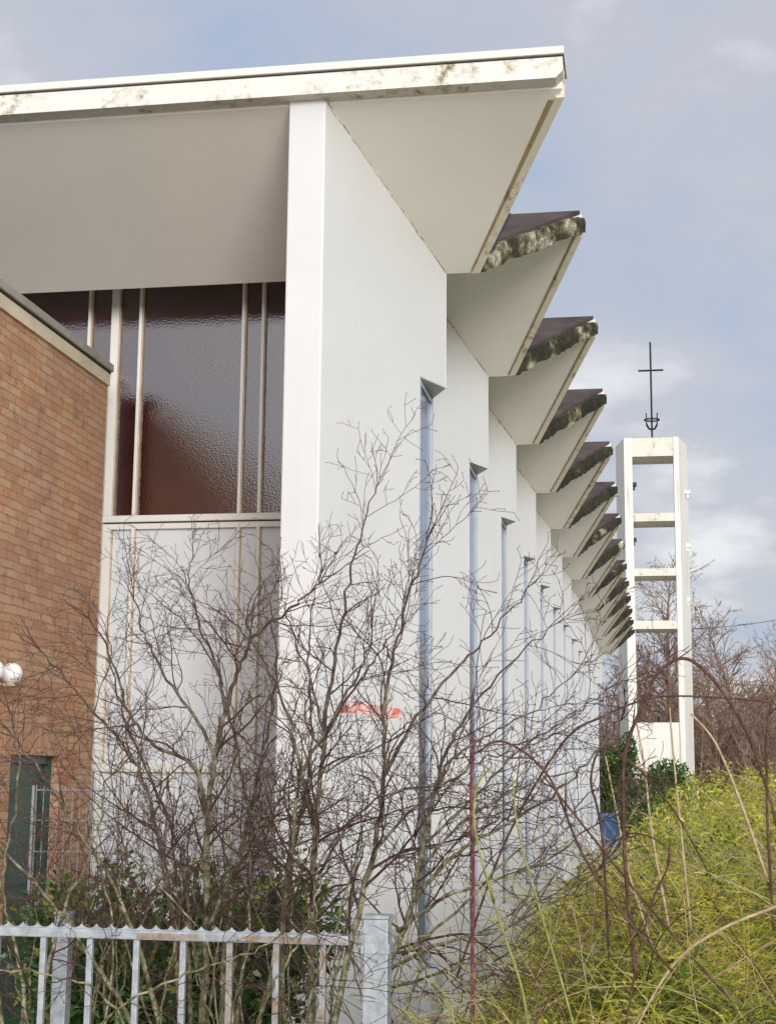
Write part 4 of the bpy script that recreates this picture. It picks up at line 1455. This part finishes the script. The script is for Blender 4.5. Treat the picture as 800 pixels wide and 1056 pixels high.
b1 = at(175, 935, 8.4)
bush('evergreen_shrub', (b1.x, 8.4, 0.85), (0.85, 0.5, 0.75), 9000, M['leaf_dark'], 'dark evergreen shrub growing behind the bare stems left of the gate', 'shrub', (0.04, 0.08), (0.02, 0.04), 5)
b2_ = at(248, 960, 8.2)
bush('evergreen_shrub', (b2_.x, 8.2, 0.75), (0.45, 0.4, 0.62), 5000, M['leaf_dark'], 'smaller dark evergreen shrub below the right edge of the maroon window', 'shrub', (0.04, 0.08), (0.02, 0.04), 6)
b3 = at(120, 910, 9.0)
bush('evergreen_shrub', (b3.x, 9.0, 0.75), (0.35, 0.35, 0.6), 4000, M['leaf_mid'], 'lighter green shrub at the foot of the white corner post', 'shrub', (0.04, 0.08), (0.02, 0.04), 7)
# at the far end of the church wall
h1 = at(629, 815, 54.5)
bush('ivy_bush', (h1.x + 0.1, 56.0, 1.5), (0.75, 0.9, 1.7), 9000, M['leaf_dark'], 'tall dark evergreen beyond the end of the white wall', 'shrub', (0.10, 0.18), (0.06, 0.11), 8)
h2 = at(688, 815, 40)
bush('laurel_bush', (h2.x, 42, 1.35), (0.95, 0.7, 0.95), 6000, M['leaf_mid'], 'rounded green bush in front of the tower base panel', 'shrub', (0.10, 0.18), (0.05, 0.09), 9)
h3 = at(662, 825, 34)
bush('laurel_bush', (h3.x, 34, 1.1), (0.55, 0.6, 0.75), 4000, M['leaf_dark'], 'darker green bush left of the tower base beside the bin', 'shrub', (0.08, 0.15), (0.04, 0.08), 10)

# blue bin by the far end of the wall
BY = 34.0
bp = at(630, 848, BY)
bin_ = thing('wheelie_bin', (bp.x, BY, 0), 'blue bin by the far end of the white wall', 'bin')
zt_ = at(629, 839, BY).z
w = 0.17
m = MB()
m.hexa([(bp.x - w, BY - .2, 0.08), (bp.x + w, BY - .2, 0.08), (bp.x + w, BY + .2, 0.08), (bp.x - w, BY + .2, 0.08)],
       [(bp.x - w * 1.2, BY - .28, zt_ - .08), (bp.x + w * 1.2, BY - .28, zt_ - .08), (bp.x + w * 1.2, BY + .28, zt_ - .08), (bp.x - w * 1.2, BY + .28, zt_ - .08)])
m.build('body', M['bin'], bin_)
m = MB(); m.box(bp.x - w * 1.3, bp.x + w * 1.3, BY - .32, BY + .34, zt_ - .078, zt_, bev=.02)
m.build('lid', M['bin'], bin_)
for dx in (-1, 1):
    m = MB(); m.tube([(bp.x + dx * w * .9, BY + .2, .08), (bp.x + dx * (w * .9 + .04), BY + .2, .08)], .08, 12)
    m.build('wheel', M['black'], bin_)

# ------------------------------------------------------------------ distant bare trees
def bare_tree(x, y, h, seed, lab, lean=0.0, dens=1.0, weep=0.0, rtw=0.0105):
    rg = random.Random(seed)
    root = thing('bare_tree', (x, y, 0), lab, 'tree', 'bare trees behind the tower')
    mt, mc = MB(), MB()
    n = 14
    pts = []; p = Vector((x, y, -0.1)); d = Vector((lean, 0, 1)).normalized()
    r = h * 0.016
    for i in range(n + 1):
        pts.append(p.copy())
        d = (d + rvec(rg) * 0.05 + Vector((0, 0, .03))).normalized()
        p = p + d * h * 0.93 / n
    rads = [max(0.02, r * (1 - 0.92 * i / n)) for i in range(n + 1)]
    mt.tube(pts, rads, 7)
    c2 = dict(step=[0.55, 0.42, 0.33], rmin=rtw, depth=2, zig=0.06, wob=0.13, trop=0.05 - weep, kids=[1.9 * dens, 1.5 * dens], ang=(22, 50),
              lenf=(0.32, 0.6), rf=0.6, scale=40, bud=0, )
    for i in range(3, n + 1):
        t = i / n
        for _ in range(8 if t < .9 else 9):
            a = rg.uniform(0, 2 * math.pi)
            el = rg.uniform(.5, 1.3)
            dd = Vector((math.cos(a), math.sin(a), el))
            grow(mc, rg, pts[i] - Vector((0, 0, rg.random() * h / n)), dd, h * rg.uniform(.16, .34) * (1.18 - .78 * t), max(rtw, rads[i] * .5), 0, c2)
    mt.build('trunk', M['far_bark'], root, fix=False, smooth=True)
    mc.build('crown', M['far_twig'], root, fix=False)
    return root


def tree_at(px, ytop, Y, seed, lab, **kw):
    p = at(px, ytop, Y)
    return bare_tree(p.x, Y, p.z, seed, lab, **kw)


tree_at(690, 560, 82, 1, 'tall weeping bare birch seen through the tower frame', lean=-0.04, dens=1.05, weep=.10, rtw=.011)
tree_at(752, 612, 74, 2, 'broad bare tree standing right of the tower with a thick reddish trunk', dens=1.1, weep=.04)
tree_at(800, 632, 78, 3, 'bare reddish tree at the right margin behind the broad one')
tree_at(775, 640, 95, 4, 'smaller bare tree between the broad tree and the right margin')
tree_at(722, 655, 92, 5, 'slim bare tree close beside the right tower leg')
tree_at(660, 668, 95, 6, 'bare tree low behind the left tower leg')
tree_at(636, 672, 86, 7, 'bare tree in the gap between church wall and tower', lean=.05)
tree_at(840, 640, 85, 8, 'bare tree mostly beyond the right margin')
tree_at(740, 690, 66, 9, 'young bare tree in front of the broad tree', rtw=.011)
tree_at(788, 700, 64, 10, 'young bare tree low at the right with pale twigs', rtw=.011)
tree_at(706, 700, 100, 13, 'bare tree far behind the base of the tower')
tree_at(815, 690, 70, 14, 'young bare tree crossing the right edge of the picture', rtw=.011)

# brush under the trees: too many stems to count
rg = random.Random(77)
m = MB()
for i in range(1500):
    y = rg.uniform(62, 110); x = rg.uniform(-4, 14)
    if y < 64 and -2 < x < 2.5: continue
    h = rg.uniform(2.2, 6.2)
    p = Vector((x, y, 0)); d = Vector((rg.gauss(0, .15), rg.gauss(0, .1), 1))
    pts = [p.copy()]
    for k in range(5):
        d = (d + rvec(rg) * .12 + Vector((0, 0, .04))).normalized(); p = p + d * h / 5; pts.append(p.copy())
        if k > 0:
            for _ in range(3):
                dd = (d + rvec(rg) * .5).normalized(); dd.z = abs(dd.z)
                L = h * rg.uniform(.08, .22)
                m.tube([p, p + dd * L * .5, p + dd * L + rvec(rg) * .1], [.016, .013, .009], 3, cap=False)
    r = rg.uniform(.015, .035)
    m.tube(pts, [r, r * .9, r * .75, r * .6, r * .45, r * .3], 4, cap=False)
label(m.build('woodland_brush', M['far_bark'], fix=False), 'dense reddish brown leafless brush under the trees behind the tower', 'brush', kind='stuff')

# overhead cable far behind
m = MB()
a, b2 = at(655, 648, 70), at(860, 626, 64)
pts = [a.lerp(b2, t / 14) + Vector((0, 0, -0.35 * 4 * (t / 14) * (1 - t / 14))) for t in range(15)]
m.tube(pts, 0.012, 5)
label(m.build('overhead_cable', M['black']), 'thin dark overhead cable crossing the sky right of the tower', 'cable')

# ------------------------------------------------------------------ light
SUN_EL = math.radians(10)
to_sun = Vector((0.42, -0.91, 0.0)).normalized() * math.cos(SUN_EL) + Vector((0, 0, math.sin(SUN_EL)))
sd = bpy.data.lights.new('sun', 'SUN')
sd.energy = 1.75
sd.angle = math.radians(20)
sd.color = (1.0, 0.97, 0.92)
sun = bpy.data.objects.new('sun', sd)
C.objects.link(sun)
sun.rotation_euler = (-to_sun).to_track_quat('-Z', 'Y').to_euler()

world = bpy.data.worlds.new("World")
SC.world = world
world.use_nodes = True
nt = world.node_tree
bg = nt.nodes['Background']
sky = nt.nodes.new('ShaderNodeTexSky')
sky.sky_type = 'NISHITA'
sky.sun_disc = False
sky.sun_elevation = SUN_EL
sky.sun_rotation = math.atan2(to_sun.x, to_sun.y)
tcn = nt.nodes.new('ShaderNodeTexCoord')
sep = nt.nodes.new('ShaderNodeSeparateXYZ')
nt.links.new(tcn.outputs['Generated'], sep.inputs[0])
# flatten directions on to a cloud deck
zc = N(nt, 'ShaderNodeMath', operation='ADD'); zc.inputs[1].default_value = 0.28
nt.links.new(sep.outputs['Z'], zc.inputs[0])
zm = N(nt, 'ShaderNodeMath', operation='MAXIMUM'); zm.inputs[1].default_value = 0.12
nt.links.new(zc.outputs[0], zm.inputs[0])
dv = nt.nodes.new('ShaderNodeVectorMath'); dv.operation = 'DIVIDE'
nt.links.new(tcn.outputs['Generated'], dv.inputs[0])
cb = nt.nodes.new('ShaderNodeCombineXYZ')
for k in range(3): nt.links.new(zm.outputs[0], cb.inputs[k])
nt.links.new(cb.outputs[0], dv.inputs[1])
mp = nt.nodes.new('ShaderNodeMapping')
mp.inputs['Location'].default_value = (0.4, 0.9, 0.0)
mp.inputs['Scale'].default_value = (1.0, 1.0, 1.0)
nt.links.new(dv.outputs[0], mp.inputs['Vector'])
c1 = noise(nt, mp.outputs[0], 3.2, 6, 0.52)
c2_ = noise(nt, mp.outputs[0], 0.9, 3, 0.5)
cr = ramp(nt, [(0.37, (3.5, 4.5, 6.3)), (0.45, (4.5, 4.95, 6.0)), (0.53, (5.2, 5.35, 6.0)), (0.61, (7.9, 7.95, 8.2))])
ad = N(nt, 'ShaderNodeMath', operation='MULTIPLY_ADD')
ad.inputs[1].default_value = 0.55
nt.links.new(c1, ad.inputs[0])
h_ = N(nt, 'ShaderNodeMath', operation='MULTIPLY'); h_.inputs[1].default_value = 0.45
nt.links.new(c2_, h_.inputs[0])
nt.links.new(h_.outputs[0], ad.inputs[2])
nt.links.new(ad.outputs[0], cr.inputs[0])
# brighter cloud round the sun
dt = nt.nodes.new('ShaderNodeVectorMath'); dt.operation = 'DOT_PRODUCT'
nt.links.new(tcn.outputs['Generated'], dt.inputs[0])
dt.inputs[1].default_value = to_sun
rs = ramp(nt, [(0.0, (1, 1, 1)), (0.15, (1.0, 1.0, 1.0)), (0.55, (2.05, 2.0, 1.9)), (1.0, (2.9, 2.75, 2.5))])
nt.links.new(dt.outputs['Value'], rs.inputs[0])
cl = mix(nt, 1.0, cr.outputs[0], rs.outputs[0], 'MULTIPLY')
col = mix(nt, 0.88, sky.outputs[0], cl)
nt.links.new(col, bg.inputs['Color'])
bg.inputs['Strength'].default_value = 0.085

vs_ = SC.view_settings
vs_.view_transform = 'Standard'
vs_.look = 'None'
vs_.exposure = 0.43
vs_.gamma = 1.0
vs_.use_curve_mapping = False
SC.cycles.use_denoising = True
SC.cycles.max_bounces = 8
